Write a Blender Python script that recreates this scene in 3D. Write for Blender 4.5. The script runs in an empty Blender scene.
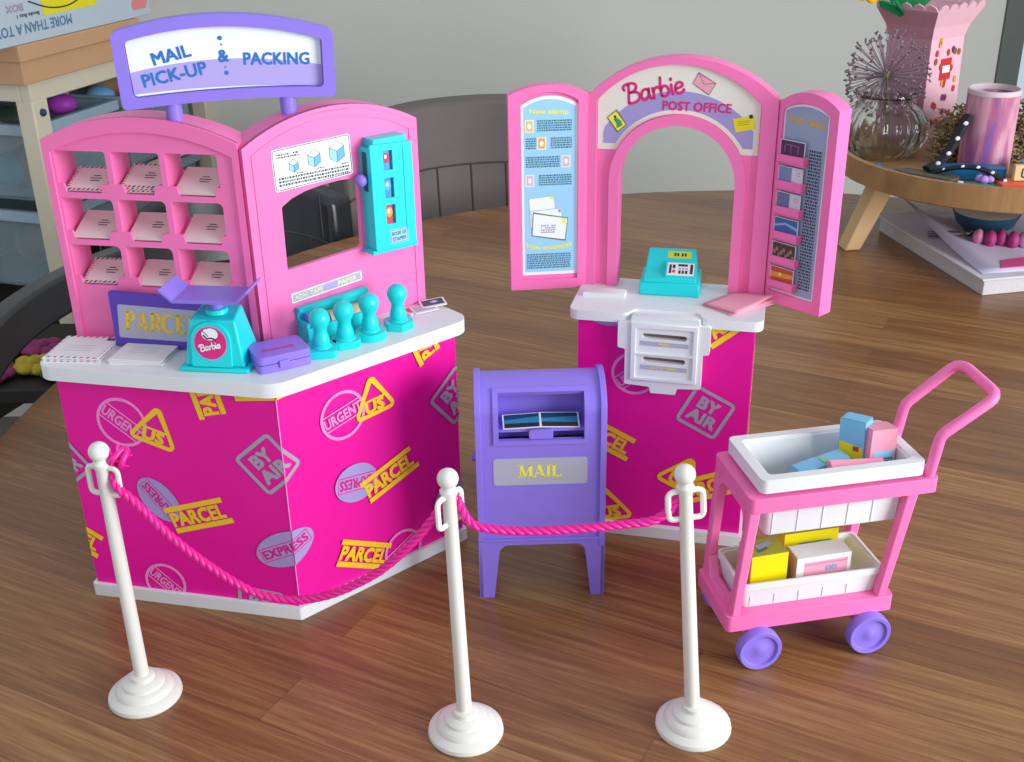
import bpy, bmesh, math, random
from math import sin, cos, pi, radians, sqrt, atan2
from mathutils import Vector, Matrix
from mathutils.geometry import tessellate_polygon
random.seed(7)
C = bpy.context.scene.collection
SC = bpy.context.scene
TZ = 75.0            # table top height above the floor, cm.  Everything is authored in cm from the table top.
CM = 0.01

# ------------------------------------------------------------------ camera, world, light, exposure
cam_d = bpy.data.cameras.new('camera'); cam = bpy.data.objects.new('camera', cam_d); C.objects.link(cam)
cam_d.sensor_fit = 'HORIZONTAL'; cam_d.sensor_width = 36; cam_d.lens = 36*1150/1024
cam_d.clip_start = 0.02; cam_d.clip_end = 50
TH, RO = 0.441049, -0.0187407
fw = Vector((0, cos(TH), -sin(TH))); up = Vector((0, sin(TH), cos(TH))); rt = Vector((1, 0, 0))
r2 = rt*cos(RO) + up*sin(RO); u2 = -rt*sin(RO) + up*cos(RO)
M = Matrix((r2, u2, -fw)).transposed().to_4x4(); M.translation = Vector((0, 0, (50.0257+TZ)*CM))
cam.matrix_world = M
SC.camera = cam
SC.view_settings.view_transform = 'Standard'; SC.view_settings.look = 'None'
SC.view_settings.gamma = 1; SC.view_settings.use_curve_mapping = False
SC.view_settings.exposure = 0.0
w = bpy.data.worlds.new('world'); SC.world = w; w.use_nodes = True
bg = w.node_tree.nodes['Background']; bg.inputs[0].default_value = (0.86, 0.93, 1.0, 1); bg.inputs[1].default_value = 0.70

def area(name, loc, target, sx, sy, power, col):
    l = bpy.data.lights.new(name, 'AREA'); l.shape = 'RECTANGLE'; l.size = sx*CM; l.size_y = sy*CM
    l.energy = power; l.color = col
    o = bpy.data.objects.new(name, l); C.objects.link(o)
    o.location = Vector((loc[0], loc[1], loc[2]+TZ))*CM
    d = Vector(target)-Vector(loc); o.rotation_euler = d.to_track_quat('-Z', 'Y').to_euler()
    return o
area('window_daylight', (184, -22, 62), (0, 70, 8), 120, 110, 56, (0.95, 0.98, 1.0))

# ------------------------------------------------------------------ materials
MATS = {}
def srgb(h):
    h = h.lstrip('#'); v = [int(h[i:i+2], 16)/255 for i in (0, 2, 4)]
    return tuple((c/12.92 if c <= .04045 else ((c+.055)/1.055)**2.4) for c in v) + (1,)
def mat(name, hexc, rough=.4, spec=.5, metal=0, var=0.05, nscale=60, bump=0, bscale=400, coat=0, trans=0, alpha=1, ior=1.45, sss=0):
    if name in MATS: return MATS[name]
    m = bpy.data.materials.new(name); m.use_nodes = True; nt = m.node_tree; b = nt.nodes['Principled BSDF']
    c = srgb(hexc)
    b.inputs['Roughness'].default_value = rough; b.inputs['Metallic'].default_value = metal
    b.inputs['Specular IOR Level'].default_value = spec; b.inputs['Coat Weight'].default_value = coat
    b.inputs['Transmission Weight'].default_value = trans; b.inputs['Alpha'].default_value = alpha; b.inputs['IOR'].default_value = ior
    b.inputs['Base Color'].default_value = c
    if sss:
        b.inputs['Subsurface Weight'].default_value = sss; b.inputs['Subsurface Radius'].default_value = (.004, .003, .003); b.inputs['Subsurface Scale'].default_value = 1
    tc = nt.nodes.new('ShaderNodeTexCoord')
    if var:
        n = nt.nodes.new('ShaderNodeTexNoise'); n.inputs['Scale'].default_value = nscale; n.inputs['Detail'].default_value = 3
        nt.links.new(tc.outputs['Object'], n.inputs['Vector'])
        mx = nt.nodes.new('ShaderNodeMix'); mx.data_type = 'RGBA'
        mx.inputs['A'].default_value = tuple(max(0, x*(1-var)) for x in c[:3])+(1,); mx.inputs['B'].default_value = tuple(min(1, x*(1+var)) for x in c[:3])+(1,)
        if var > .25:
            mr = nt.nodes.new('ShaderNodeMapRange'); mr.inputs['From Min'].default_value = .42; mr.inputs['From Max'].default_value = .58; nt.links.new(n.outputs['Fac'], mr.inputs['Value']); nt.links.new(mr.outputs['Result'], mx.inputs['Factor'])
        else: nt.links.new(n.outputs['Fac'], mx.inputs['Factor']); nt.links.new(mx.outputs['Result'], b.inputs['Base Color'])
    if bump:
        n2 = nt.nodes.new('ShaderNodeTexNoise'); n2.inputs['Scale'].default_value = bscale; n2.inputs['Detail'].default_value = 4
        nt.links.new(tc.outputs['Object'], n2.inputs['Vector'])
        bp = nt.nodes.new('ShaderNodeBump'); bp.inputs['Strength'].default_value = bump; bp.inputs['Distance'].default_value = .001
        nt.links.new(n2.outputs['Fac'], bp.inputs['Height']); nt.links.new(bp.outputs['Normal'], b.inputs['Normal'])
    MATS[name] = m; return m

PINK = mat('pink_plastic', '#FF7ABA', .36, .45, sss=.0)
HOT = mat('carton_magenta', '#EC0C9C', .42, .4, var=.03)
WHITE = mat('white_plastic', '#E6E8EB', .33, .5, var=.02)
PURP = mat('purple_plastic', '#9079E2', .36, .45)
PURPD = mat('deep_purple_plastic', '#5F40B4', .4, .45)
TEAL = mat('turquoise_plastic', '#16D6DA', .34, .5)
CREAM = mat('cream_sticker', '#EDE8DC', .4, var=.02)
LAV = mat('lavender_print', '#A79AD2', .45, var=.02)
LAVS = mat('lavender_sticker', '#B3A3E0', .4, var=.02)
WST = mat('white_sticker', '#F2F6F8', .4, var=.02)
GREYP = mat('grey_print', '#A7A1B4', .45, var=.02)
YEL = mat('yellow_print', '#F6C91E', .45, var=.02)
LPINK = mat('light_pink_print', '#F58FD4', .45, var=.02)
DMAG = mat('dark_magenta_print', '#D0148C', .45, var=.02)
BLUEP = mat('blue_print', '#2C70C4', .45, var=.02)
SKYB = mat('sky_blue_print', '#9FD2F2', .4, var=.02)
GREYB = mat('grey_blue_print', '#98A9C4', .4, var=.02)
INK = mat('ink_print', '#27303A', .5, var=.02)
INKB = mat('teal_ink_print', '#3A6E80', .5, var=.02)
GREYS = mat('grey_sticker', '#B3B1C6', .4, var=.02)
YTX = mat('lemon_print', '#F3EE5A', .45, var=.02)
PAPER = mat('paper_white', '#ECEAEC', .7, .2, var=.03)
PAPPK = mat('pink_paper', '#F0A8BC', .7, .2, var=.04)
REDP = mat('red_print', '#C8374A', .5, var=.02)
NAVYP = mat('navy_print', '#34427E', .5, var=.02)

# ------------------------------------------------------------------ mesh builder
ORG = {}
class Fr:
    """frame standing on the table: u along a line, d back (away from the viewer), z up"""
    def __init__(s, x, y, ux, uy, z=0):
        l = sqrt(ux*ux+uy*uy); s.o = Vector((x, y, z)); s.u = Vector((ux/l, uy/l, 0)); s.n = Vector((-uy/l, ux/l, 0))
        s.ang = atan2(uy, ux)
    def __call__(s, u, d, z): return s.o + s.u*u + s.n*d + Vector((0, 0, z))
IDF = Fr(0, 0, 1, 0)

class MB:
    def __init__(s): s.v = []; s.f = []; s.m = []; s.mats = []
    def mi(s, m):
        if m not in s.mats: s.mats.append(m)
        return s.mats.index(m)
    def add(s, vs, fs, m):
        k = len(s.v); s.v += [Vector(p) for p in vs]; i = s.mi(m)
        for f in fs: s.f.append([k+j for j in f]); s.m.append(i)
        return s
    def box(s, x0, x1, y0, y1, z0, z1, m, fr=IDF, tp=0, tpy=None):
        tpy = tp if tpy is None else tpy
        P = [(x0, y0, z0), (x1, y0, z0), (x1, y1, z0), (x0, y1, z0), (x0+tp, y0+tpy, z1), (x1-tp, y0+tpy, z1), (x1-tp, y1-tpy, z1), (x0+tp, y1-tpy, z1)]
        return s.add([fr(*p) for p in P], [(3, 2, 1, 0), (4, 5, 6, 7), (0, 1, 5, 4), (1, 2, 6, 5), (2, 3, 7, 6), (3, 0, 4, 7)], m)
    def plate(s, fr, outer, holes, d0, d1, m, mb=None):
        """polygon in (u,z), from depth d0 to d1"""
        loops = [list(outer)] + [list(h) for h in holes]
        tri = tessellate_polygon([[Vector((p[0], p[1], 0)) for p in L] for L in loops])
        flat = [p for L in loops for p in L]; n = len(flat)
        vs = [fr(p[0], d0, p[1]) for p in flat] + [fr(p[0], d1, p[1]) for p in flat]
        fs = []
        for t in tri:
            a, b, c = (flat[i] for i in t)
            cr = (b[0]-a[0])*(c[1]-a[1])-(b[1]-a[1])*(c[0]-a[0])
            t = list(t) if cr > 0 else list(t)[::-1]
            fs.append(t)
            if d1 != d0: fs.append([i+n for i in t[::-1]])
        if d1 == d0: return s.add(vs[:n], fs, m)
        k = 0
        for li, L in enumerate(loops):
            ar = sum(L[i][0]*L[(i+1) % len(L)][1]-L[(i+1) % len(L)][0]*L[i][1] for i in range(len(L)))
            for i in range(len(L)):
                a, b = k+i, k+(i+1) % len(L)
                q = [a, a+n, b+n, b]
                if (ar < 0) != (li > 0): q = q[::-1]
                fs.append(q)
            k += len(L)
        return s.add(vs, fs, m)
    def slab(s, poly, z0, z1, m, fr=IDF, holes=()):
        """horizontal polygon (x,y) from z0 to z1"""
        class H:
            def __call__(q, u, d, z): return fr(u, z, d)
        loops = [list(poly)]
        ar = sum(poly[i][0]*poly[(i+1) % len(poly)][1]-poly[(i+1) % len(poly)][0]*poly[i][1] for i in range(len(poly)))
        P = list(poly) if ar > 0 else list(poly)[::-1]
        return s.plate(H(), P, holes, z1, z0, m)
    def lathe(s, prof, m, c=(0, 0, 0), seg=32, axis=None, fr=IDF, cap=True):
        """profile [(r,z)] about z (or rotated by matrix axis) at c"""
        vs = []; fs = []
        for r, z in prof:
            for k in range(seg):
                a = 2*pi*k/seg; p = Vector((r*cos(a), r*sin(a), z))
                if axis is not None: p = axis @ p
                p = p + Vector(c); vs.append(fr(p.x, p.y, p.z))
        for i in range(len(prof)-1):
            for k in range(seg):
                fs.append((i*seg+k, i*seg+(k+1) % seg, (i+1)*seg+(k+1) % seg, (i+1)*seg+k))
        if cap and prof[0][0] > 1e-4: fs.append(list(range(seg))[::-1])
        if cap and prof[-1][0] > 1e-4: fs.append([(len(prof)-1)*seg+k for k in range(seg)])
        return s.add(vs, fs, m)
    def tube(s, pts, r, m, seg=10, closed=False, fr=IDF, flat=1.0):
        pts = [fr(*p) for p in pts]; n = len(pts); rr = r if isinstance(r, (list, tuple)) else [r]*n
        vs = []; fs = []; ref = None
        for i in range(n):
            a = pts[(i-1) % n] if (closed or i > 0) else pts[i]; b = pts[(i+1) % n] if (closed or i < n-1) else pts[i]
            t = (b-a).normalized()
            if ref is None:
                ref = t.orthogonal().normalized()
                if abs(t.z) < .9: ref = Vector((0, 0, 1)).cross(t).normalized()
            ref = (ref - t*ref.dot(t)).normalized(); bi = t.cross(ref)
            for k in range(seg):
                an = 2*pi*k/seg; vs.append(pts[i]+ref*cos(an)*rr[i]+bi*sin(an)*rr[i]*flat)
        for i in range(n if closed else n-1):
            j = (i+1) % n
            for k in range(seg): fs.append((i*seg+k, i*seg+(k+1) % seg, j*seg+(k+1) % seg, j*seg+k))
        if not closed: fs.append(list(range(seg))[::-1]); fs.append([(n-1)*seg+k for k in range(seg)])
        return s.add(vs, fs, m)
    def ball(s, c, r, m, seg=16, rings=10, sc=(1, 1, 1)):
        prof = [(max(1e-5, r*sin(pi*i/rings)), -r*cos(pi*i/rings)) for i in range(rings+1)]
        return s.lathe(prof, m, c, seg, Matrix.Diagonal(sc))
    def build(s, name, parent=None, origin=(0, 0, 0), bevel=0, seg=2, smooth=True, ang=35, loc=None):
        me = bpy.data.meshes.new(name); o = Vector(origin)
        if parent is not None: o = Vector(ORG.get(parent.name, (0, 0, 0)))
        me.from_pydata([(p-o)*CM for p in s.v], [], s.f)
        for m in s.mats: me.materials.append(m)
        me.polygons.foreach_set('material_index', s.m)
        if smooth:
            me.polygons.foreach_set('use_smooth', [True]*len(s.f))
            me.update(); me.set_sharp_from_angle(angle=radians(ang))
        me.update()
        ob = bpy.data.objects.new(name, me); C.objects.link(ob)
        if parent is not None: ob.parent = parent
        else: ob.location = (o + Vector((0, 0, TZ)))*CM
        ORG[ob.name] = tuple(o)
        if bevel:
            b = ob.modifiers.new('bevel', 'BEVEL'); b.width = bevel*CM; b.segments = seg; b.limit_method = 'ANGLE'; b.angle_limit = radians(40); b.harden_normals = False
        return ob

def tag(o, label, cat, group=None):
    o['label'] = label; o['category'] = cat
    if group: o['group'] = group
    return o
def thing(name, label, cat, org=(0, 0, 0), rot=0, group=None, local=False):
    """Empty at org (cm). children are authored in table coordinates unless local"""
    o = bpy.data.objects.new(name, None); C.objects.link(o); o.empty_display_size = .02
    o.location = Vector((org[0], org[1], org[2]+TZ))*CM; o.rotation_euler = (0, 0, rot)
    ORG[o.name] = (0, 0, 0) if local else tuple(org)
    return tag(o, label, cat, group)
def dup(root, loc, rot=(0, 0, 0), label=None, group=None, scale=1):
    r = root.copy(); C.objects.link(r); r.location = Vector((loc[0], loc[1], loc[2]+TZ))*CM; r.rotation_euler = rot
    r.scale = (scale,)*3
    if label: r['label'] = label
    if group: r['group'] = group
    for ch in list(root.children):
        c = ch.copy(); C.objects.link(c); c.parent = r
        for g in list(ch.children):
            d = g.copy(); C.objects.link(d); d.parent = c
    return r
def struct(o): o['kind'] = 'structure'; return o

# ------------------------------------------------------------------ 2D helpers
def rp(pts, r, n=5):
    """round polygon corners"""
    out = []; N = len(pts); rr = r if isinstance(r, (list, tuple)) else [r]*N
    for i in range(N):
        p0, p, p1 = Vector(pts[i-1]), Vector(pts[i]), Vector(pts[(i+1) % N]); q = rr[i]
        if q <= 0: out.append((p.x, p.y)); continue
        a = (p0-p).normalized(); b = (p1-p).normalized(); an = a.angle(b)
        t = min(q/math.tan(an/2), (p0-p).length*.49, (p1-p).length*.49); q = t*math.tan(an/2)
        c = p + (a+b).normalized()*(q/sin(an/2))
        s0 = p+a*t-c; s1 = p+b*t-c; a0 = atan2(s0.y, s0.x); a1 = atan2(s1.y, s1.x)
        d = (a1-a0+pi) % (2*pi)-pi
        for k in range(n+1): an2 = a0+d*k/n; out.append((c.x+q*cos(an2), c.y+q*sin(an2)))
    return out
def arcp(cx, cy, r, a0, a1, n): return [(cx+r*cos(radians(a0+(a1-a0)*k/n)), cy+r*sin(radians(a0+(a1-a0)*k/n))) for k in range(n+1)]
def archtop(u0, u1, z0, zs, za, n=20, r=0):
    """panel outline: straight sides to zs, circular arc to apex za"""
    h = (u1-u0)/2; s_ = za-zs; R = (h*h+s_*s_)/(2*s_); cx = (u0+u1)/2; cz = za-R; a = math.degrees(math.asin(h/R))
    return [(u0, z0), (u1, z0)] + arcp(cx, cz, R, 90-a, 90+a, n)
TXT = {}
class Stk(list):
    """faces of several stacked copies of a text; vper vertices each"""
    vper = 0; fper = 0
def textmesh(s, off=0.0, sp=1.0):
    k = (s, off, sp)
    if k in TXT: return TXT[k]
    cu = bpy.data.curves.new('t', 'FONT'); cu.body = s; cu.size = 1; cu.resolution_u = 2; cu.space_character = sp; cu.align_x = 'LEFT'
    o = bpy.data.objects.new('t', cu); me = o.to_mesh()
    vs = [(v.co.x, v.co.y) for v in me.vertices]; fs = [list(p.vertices) for p in me.polygons]
    o.to_mesh_clear(); bpy.data.objects.remove(o); bpy.data.curves.remove(cu)
    x0 = min(v[0] for v in vs); x1 = max(v[0] for v in vs); y0 = min(v[1] for v in vs); y1 = max(v[1] for v in vs)
    vs = [((x-x0), (y-y0)) for x, y in vs]
    n0 = len(vs); f0 = fs; v0 = vs
    if off:
        vs = []; fs = Stk(); fs.vper = n0; fs.fper = len(f0)
        for q_ in range(5):
            a_ = pi/2*q_+pi/4; o_ = off*1.25 if q_ < 4 else 0; vs += [(x+o_*cos(a_), y+o_*sin(a_)) for x, y in v0]; fs += [[i+q_*n0 for i in ff] for ff in f0]
    TXT[k] = (vs, fs, x1-x0, y1-y0); return TXT[k]
def T2(vs, cx, cy, rot=0, sx=1, sy=None, shear=0):
    sy = sx if sy is None else sy; c, s_ = cos(radians(rot)), sin(radians(rot)); o = []
    for x, y in vs:
        x, y = (x+shear*y)*sx, y*sy; o.append((cx+x*c-y*s_, cy+x*s_+y*c))
    return o
def text2(s, cx, cy, w, h, rot=0, off=.02, sp=1.0, shear=0):
    """flat text centred at cx,cy stretched to w x h -> (verts, faces)"""
    vs, fs, W, Hh = textmesh(s, off, sp)
    vs = [((x/W-.5)*w, (y/Hh-.5)*h) for x, y in vs]
    return T2(vs, cx, cy, rot, 1, shear=shear), fs
def stroke(pl, wd, cx=0, cy=0, s=1, rot=0, closed=False, wide=None):
    """ribbon along polyline -> verts, faces"""
    P = [Vector(p) for p in pl]; n = len(P); vs = []; fs = []
    for i in range(n):
        a = P[i-1] if (closed or i > 0) else P[i]; b = P[(i+1) % n] if (closed or i < n-1) else P[i]
        t = (b-a); t = t.normalized() if t.length > 1e-9 else Vector((1, 0)); nn = Vector((-t.y, t.x))
        k = 1.0
        if (closed or 0 < i < n-1):
            t1 = (P[i]-P[i-1]).normalized(); k = 1/max(.5, t1.dot(t))
        wv = (wd[i] if isinstance(wd, list) else wd)/2*k
        vs += [tuple(P[i]+nn*wv), tuple(P[i]-nn*wv)]
    for i in range(n if closed else n-1):
        j = (i+1) % n; fs.append([2*i, 2*i+1, 2*j+1, 2*j])
    return T2(vs, cx, cy, rot, s), fs
def poly2(pts): return list(pts), [list(range(len(pts)))]
def rect2(cx, cy, w_, h_, rot=0): return T2([(-w_/2, -h_/2), (w_/2, -h_/2), (w_/2, h_/2), (-w_/2, h_/2)], cx, cy, rot), [[0, 1, 2, 3]]
def ell2(cx, cy, rx, ry, rot=0, n=32): return T2([(rx*cos(2*pi*k/n), ry*sin(2*pi*k/n)) for k in range(n)], cx, cy, rot), [list(range(n))]
def ring2(cx, cy, rx, ry, wd, rot=0, n=36):
    vs, fs = stroke([(rx*cos(2*pi*k/n), ry*sin(2*pi*k/n)) for k in range(n)], wd, closed=True); return T2(vs, cx, cy, rot), fs
def frame2(pts, r, wd, cx, cy, rot): 
    vs, fs = stroke(rp(pts, r, 4), wd, closed=True); return T2(vs, cx, cy, rot), fs
def put(mb, fr, prim, m, d=-.02, ou=0, oz=0):
    vs, fs = prim; 
    g = []
    for f in fs:
        a = sum(vs[f[i]][0]*vs[f[(i+1) % len(f)]][1]-vs[f[(i+1) % len(f)]][0]*vs[f[i]][1] for i in range(len(f)))
        g.append(f if a > 0 else f[::-1])
    vp = getattr(fs, 'vper', 0)
    mb.add([fr(x+ou, d-(.0011*(i//vp) if vp else 0), y+oz) for i, (x, y) in enumerate(vs)], g, m)
def greek(mb, fr, u0, u1, z0, z1, rows, m, d=-.03, dens=.8, slope=0):
    """rows of tiny unreadable print"""
    hh = (z1-z0)/rows
    for r in range(rows):
        u = u0; z = z1-hh*(r+.5)
        while u < u1:
            l = min(random.uniform(.05, .22), u1-u)
            if random.random() < dens+.1: put(mb, fr, rect2(u+l/2, z+(u-u0)*slope, l*.86, hh*.66), m, d)
            u += l+.03
# serif capitals, unit height, drawn from stems, hairlines and serifs
def SERIF(ch):
    B, h = .25, .1
    L = []
    def st(a, b, wd): L.append(stroke([a, b], wd))
    def sf(x, y, wd=.36): L.append(rect2(x, y+(h/2 if y < .5 else -h/2), wd, h))
    if ch == 'M':
        st((.12, 0), (.12, 1), .09); st((.17, 1), (.5, .05), .2); st((.5, .05), (.86, 1), .08); st((.9, 0), (.9, 1), B)
        sf(.12, 0, .3); sf(.9, 0); sf(.1, 1, .25); sf(.93, 1, .3); return L, 1.1
    if ch == 'A':
        st((.1, 0), (.42, 1), .08); st((.42, 1), (.76, 0), B); st((.22, .33), (.66, .33), h); sf(.1, 0, .28); sf(.76, 0); return L, .95
    if ch == 'I': st((.2, 0), (.2, 1), B); sf(.2, 0); sf(.2, 1); return L, .42
    if ch == 'L': st((.2, 0), (.2, 1), B); sf(.2, 1); L.append(rect2(.4, h/2, .7, h)); L.append(poly2([(.55, 0), (.77, 0), (.77, .3), (.7, .3)])); return L, .8
    if ch in 'PR':
        st((.2, 0), (.2, 1), B); sf(.2, 0); sf(.13, 1, .25)
        a = [(.2, .965)]+arcp(.45, .74, .22, 88, -88, 8)+[(.2, .49)]
        L.append(stroke(a, [.1]+[.1, .12, .17, .22, .25, .22, .17, .12, .1]+[.1]))
        if ch == 'R': st((.42, .5), (.76, 0), .19); sf(.76, 0, .26); return L, .9
        return L, .78
    if ch == 'C':
        a = arcp(.45, .5, .41, 42, 318, 14); L.append(stroke([(p[0], .5+(p[1]-.5)*1.13) for p in a], [.1, .1, .1, .13, .17, .21, .25, .26, .25, .21, .17, .13, .1, .1, .1]))
        L.append(poly2([(.7, .66), (.78, .66), (.78, .98), (.73, .98)])); return L, .85
    if ch == 'E':
        st((.2, 0), (.2, 1), B); sf(.18, 1, .3); L.append(rect2(.4, h/2, .66, h)); L.append(rect2(.4, 1-h/2, .62, h)); L.append(rect2(.42, .52, .34, h))
        L.append(poly2([(.55, 0), (.75, 0), (.75, .27), (.7, .27)])); L.append(poly2([(.55, 1), (.66, .76), (.7, .76), (.7, 1)])); L.append(rect2(.57, .52, .06, .24)); return L, .83
    return [], .4
def serif_text(mb, fr, s, cx, cz, w_, h_, m, d, rot=0):
    W = sum(SERIF(c)[1] for c in s); x = 0
    for c in s:
        L, a = SERIF(c)
        for vs, fs in L:
            vs = [((x+p[0])/W*w_-w_/2, (p[1]-.5)*h_) for p in vs]
            put(mb, fr, (T2(vs, cx, cz, rot), fs), m, d)
        x += a
# script logo on the toy, traced with round pen strokes
LOGO = {
 'B': [[(-.16, .74), (-.2, .86), (-.12, .97), (.06, 1.02), (.3, 1.02), (.47, .92), (.47, .76), (.36, .62), (.12, .55)], [(.12, .56), (.4, .54), (.56, .42), (.56, .2), (.4, .05), (.14, 0), (-.04, .04)], [(.1, .95), (.06, .6), (.0, .3), (-.04, .02)]],
 'a': [[(.42, .5), (.3, .58), (.12, .52), (.02, .32), (.04, .12), (.16, .04), (.3, .12), (.4, .3), (.42, .5)], [(.44, .58), (.42, .3), (.45, .1), (.52, .05)]],
 'r': [[(.08, .56), (.1, .3), (.08, .03)], [(.1, .36), (.2, .52), (.34, .58), (.42, .5)]],
 'b': [[(.14, 1.02), (.08, .6), (.06, .1)], [(.08, .36), (.2, .54), (.36, .54), (.46, .36), (.42, .14), (.26, .03), (.08, .08)]],
 'i': [[(.1, .56), (.08, .3), (.1, .05)], [(.115, .8), (.125, .86)]],
 'e': [[(.06, .3), (.24, .32), (.42, .4), (.4, .54), (.26, .6), (.1, .5), (.03, .28), (.08, .08), (.24, .02), (.4, .1), (.46, .18)]]}
LW = {'B': .66, 'a': .56, 'r': .42, 'b': .54, 'i': .24, 'e': .5}
def smoothpl(p, k=4):
    o = []
    for i in range(len(p)-1):
        p0, p1, p2, p3 = Vector(p[max(0, i-1)]), Vector(p[i]), Vector(p[i+1]), Vector(p[min(len(p)-1, i+2)])
        for j in range(k):
            t = j/k; q = .5*((2*p1)+(p2-p0)*t+(2*p0-5*p1+4*p2-p3)*t*t+(3*p1-p0-3*p2+p3)*t**3); o.append(tuple(q))
    return o+[tuple(p[-1])]
def logo(mb, fr, cx, cz, w_, h_, rot, m, d, wd=.13):
    W = sum(LW[c] for c in 'Barbie'); x = 0
    for c in 'Barbie':
        for pl in LOGO[c]:
            pl = smoothpl([(x+p[0], p[1]) for p in pl]) if len(pl) > 2 else [(x+p[0], p[1]) for p in pl]
            pl = [(p[0]/W*w_-w_/2, (p[1]-.5)*h_) for p in pl]
            vs, fs = stroke(pl, wd*h_); put(mb, fr, (T2(vs, cx, cz, rot), fs), m, d)
            for e in (pl[0], pl[-1]): put(mb, fr, ell2(*T2([e], cx, cz, rot)[0], wd*h_/2, wd*h_/2, 0, 10), m, d)
        x += LW[c]

# ------------------------------------------------------------------ carton artwork (stamps printed on the magenta boxes), 2D
def m_urgent(cx, cy, r, rot):
    L = [(ring2(cx, cy, r, r, .22), LPINK)]
    h = r*.34
    for s_ in (-1, 1):
        x = sqrt(max(.01, (r-.1)**2-(h)**2)); L.append((T2s(stroke([(-x, s_*h), (x, s_*h)], .1), cx, cy, rot), LPINK))
    L.append((text2('URGENT', cx, cy, r*1.78, h*1.25, rot, .035), LPINK)); return L
def T2s(pr, cx, cy, rot): return T2(pr[0], cx, cy, rot), pr[1]
def m_us(cx, cy, s_, rot):
    return [(T2s(frame2([(-1.65*s_, -1.2*s_), (1.65*s_, -1.2*s_), (0, 1.75*s_)], .25, .3*s_, 0, 0, 0), cx, cy, rot), YEL),
            (T2s(frame2([(-.95*s_, -.1*s_), (.95*s_, -.1*s_), (0, 1.35*s_)], .1, .16*s_, 0, 0, 0), cx, cy, rot), YEL),
            (T2s(text2('US', 0, -.6*s_, 1.5*s_, .8*s_, 0, .05), cx, cy, rot), YEL)]
def m_parcel(cx, cy, s_, rot):
    return [(T2s(rect2(-.05*s_, .85*s_, 4.7*s_, .4*s_), cx, cy, rot), YEL), (T2s(rect2(.15*s_, -.86*s_, 4.7*s_, .4*s_), cx, cy, rot), YEL),
            (T2s(text2('PARCEL', 0, 0, 4.25*s_, 1.05*s_, 0, .045), cx, cy, rot), YEL)]
def m_byair(cx, cy, s_, rot):
    h = 1.52*s_
    return [(T2s(frame2([(-h, -h), (h, -h), (h, h), (-h, h)], .25, .26*s_, 0, 0, 0), cx, cy, rot), GREYP),
            (T2s(text2('BY', -.05*s_, .58*s_, 1.5*s_, .9*s_, 0, .045), cx, cy, rot), GREYP), (T2s(text2('AIR', .02*s_, -.58*s_, 2.2*s_, .9*s_, 0, .045), cx, cy, rot), GREYP)]
def m_express(cx, cy, rx, ry, rot, trot=None):
    trot = rot if trot is None else trot
    L = [(ell2(cx, cy, rx, ry, rot), LAV)]
    L.append((T2s(rect2(0, 0, rx*1.72, ry*.82), cx, cy, trot), HOT)); L.append((T2s(rect2(0, 0, rx*1.66, ry*.7), cx, cy, trot), LAV))
    L.append((text2('EXPRESS', cx, cy, rx*1.55, ry*.5, trot, .04), DMAG)); return L

def clip_wrap(mb, prims, walls, umin, umax, vmin, vmax, flip=False):
    """prims in unrolled (u,v); walls = [(ustart, uend, Fr)]"""
    ex = []
    for k, (pr, m) in enumerate(prims):
        vp = getattr(pr[1], 'vper', 0)
        if vp:
            for c_ in range(len(pr[0])//vp): ex.append((((pr[0][c_*vp:(c_+1)*vp]), [[i-c_*vp for i in f] for f in pr[1][c_*pr[1].fper:(c_+1)*pr[1].fper]]), m, -.012-.0022*k-.0004*c_))
        else: ex.append((pr, m, -.012-.0022*k))
    for pr, m, dd_ in ex:
        for (a, b, fr) in walls:
            bm = bmesh.new()
            vv = [bm.verts.new((x, y, 0)) for x, y in pr[0]]
            for f in pr[1]:
                try: bm.faces.new([vv[i] for i in f])
                except ValueError: pass
            for co, no in (((max(a, umin), 0, 0), (-1, 0, 0)), ((min(b, umax), 0, 0), (1, 0, 0)), ((0, vmin, 0), (0, -1, 0)), ((0, vmax, 0), (0, 1, 0))):
                g = bm.verts[:]+bm.edges[:]+bm.faces[:]
                if g: bmesh.ops.bisect_plane(bm, geom=g, dist=1e-6, plane_co=co, plane_no=no, clear_outer=True)
            bm.verts.ensure_lookup_table(); bm.verts.index_update()
            if bm.faces:
                put(mb, fr, ([(v.co.x-a, v.co.y) for v in bm.verts], [[v.index for v in f.verts] for f in bm.faces]), m, dd_)
            bm.free()

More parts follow.
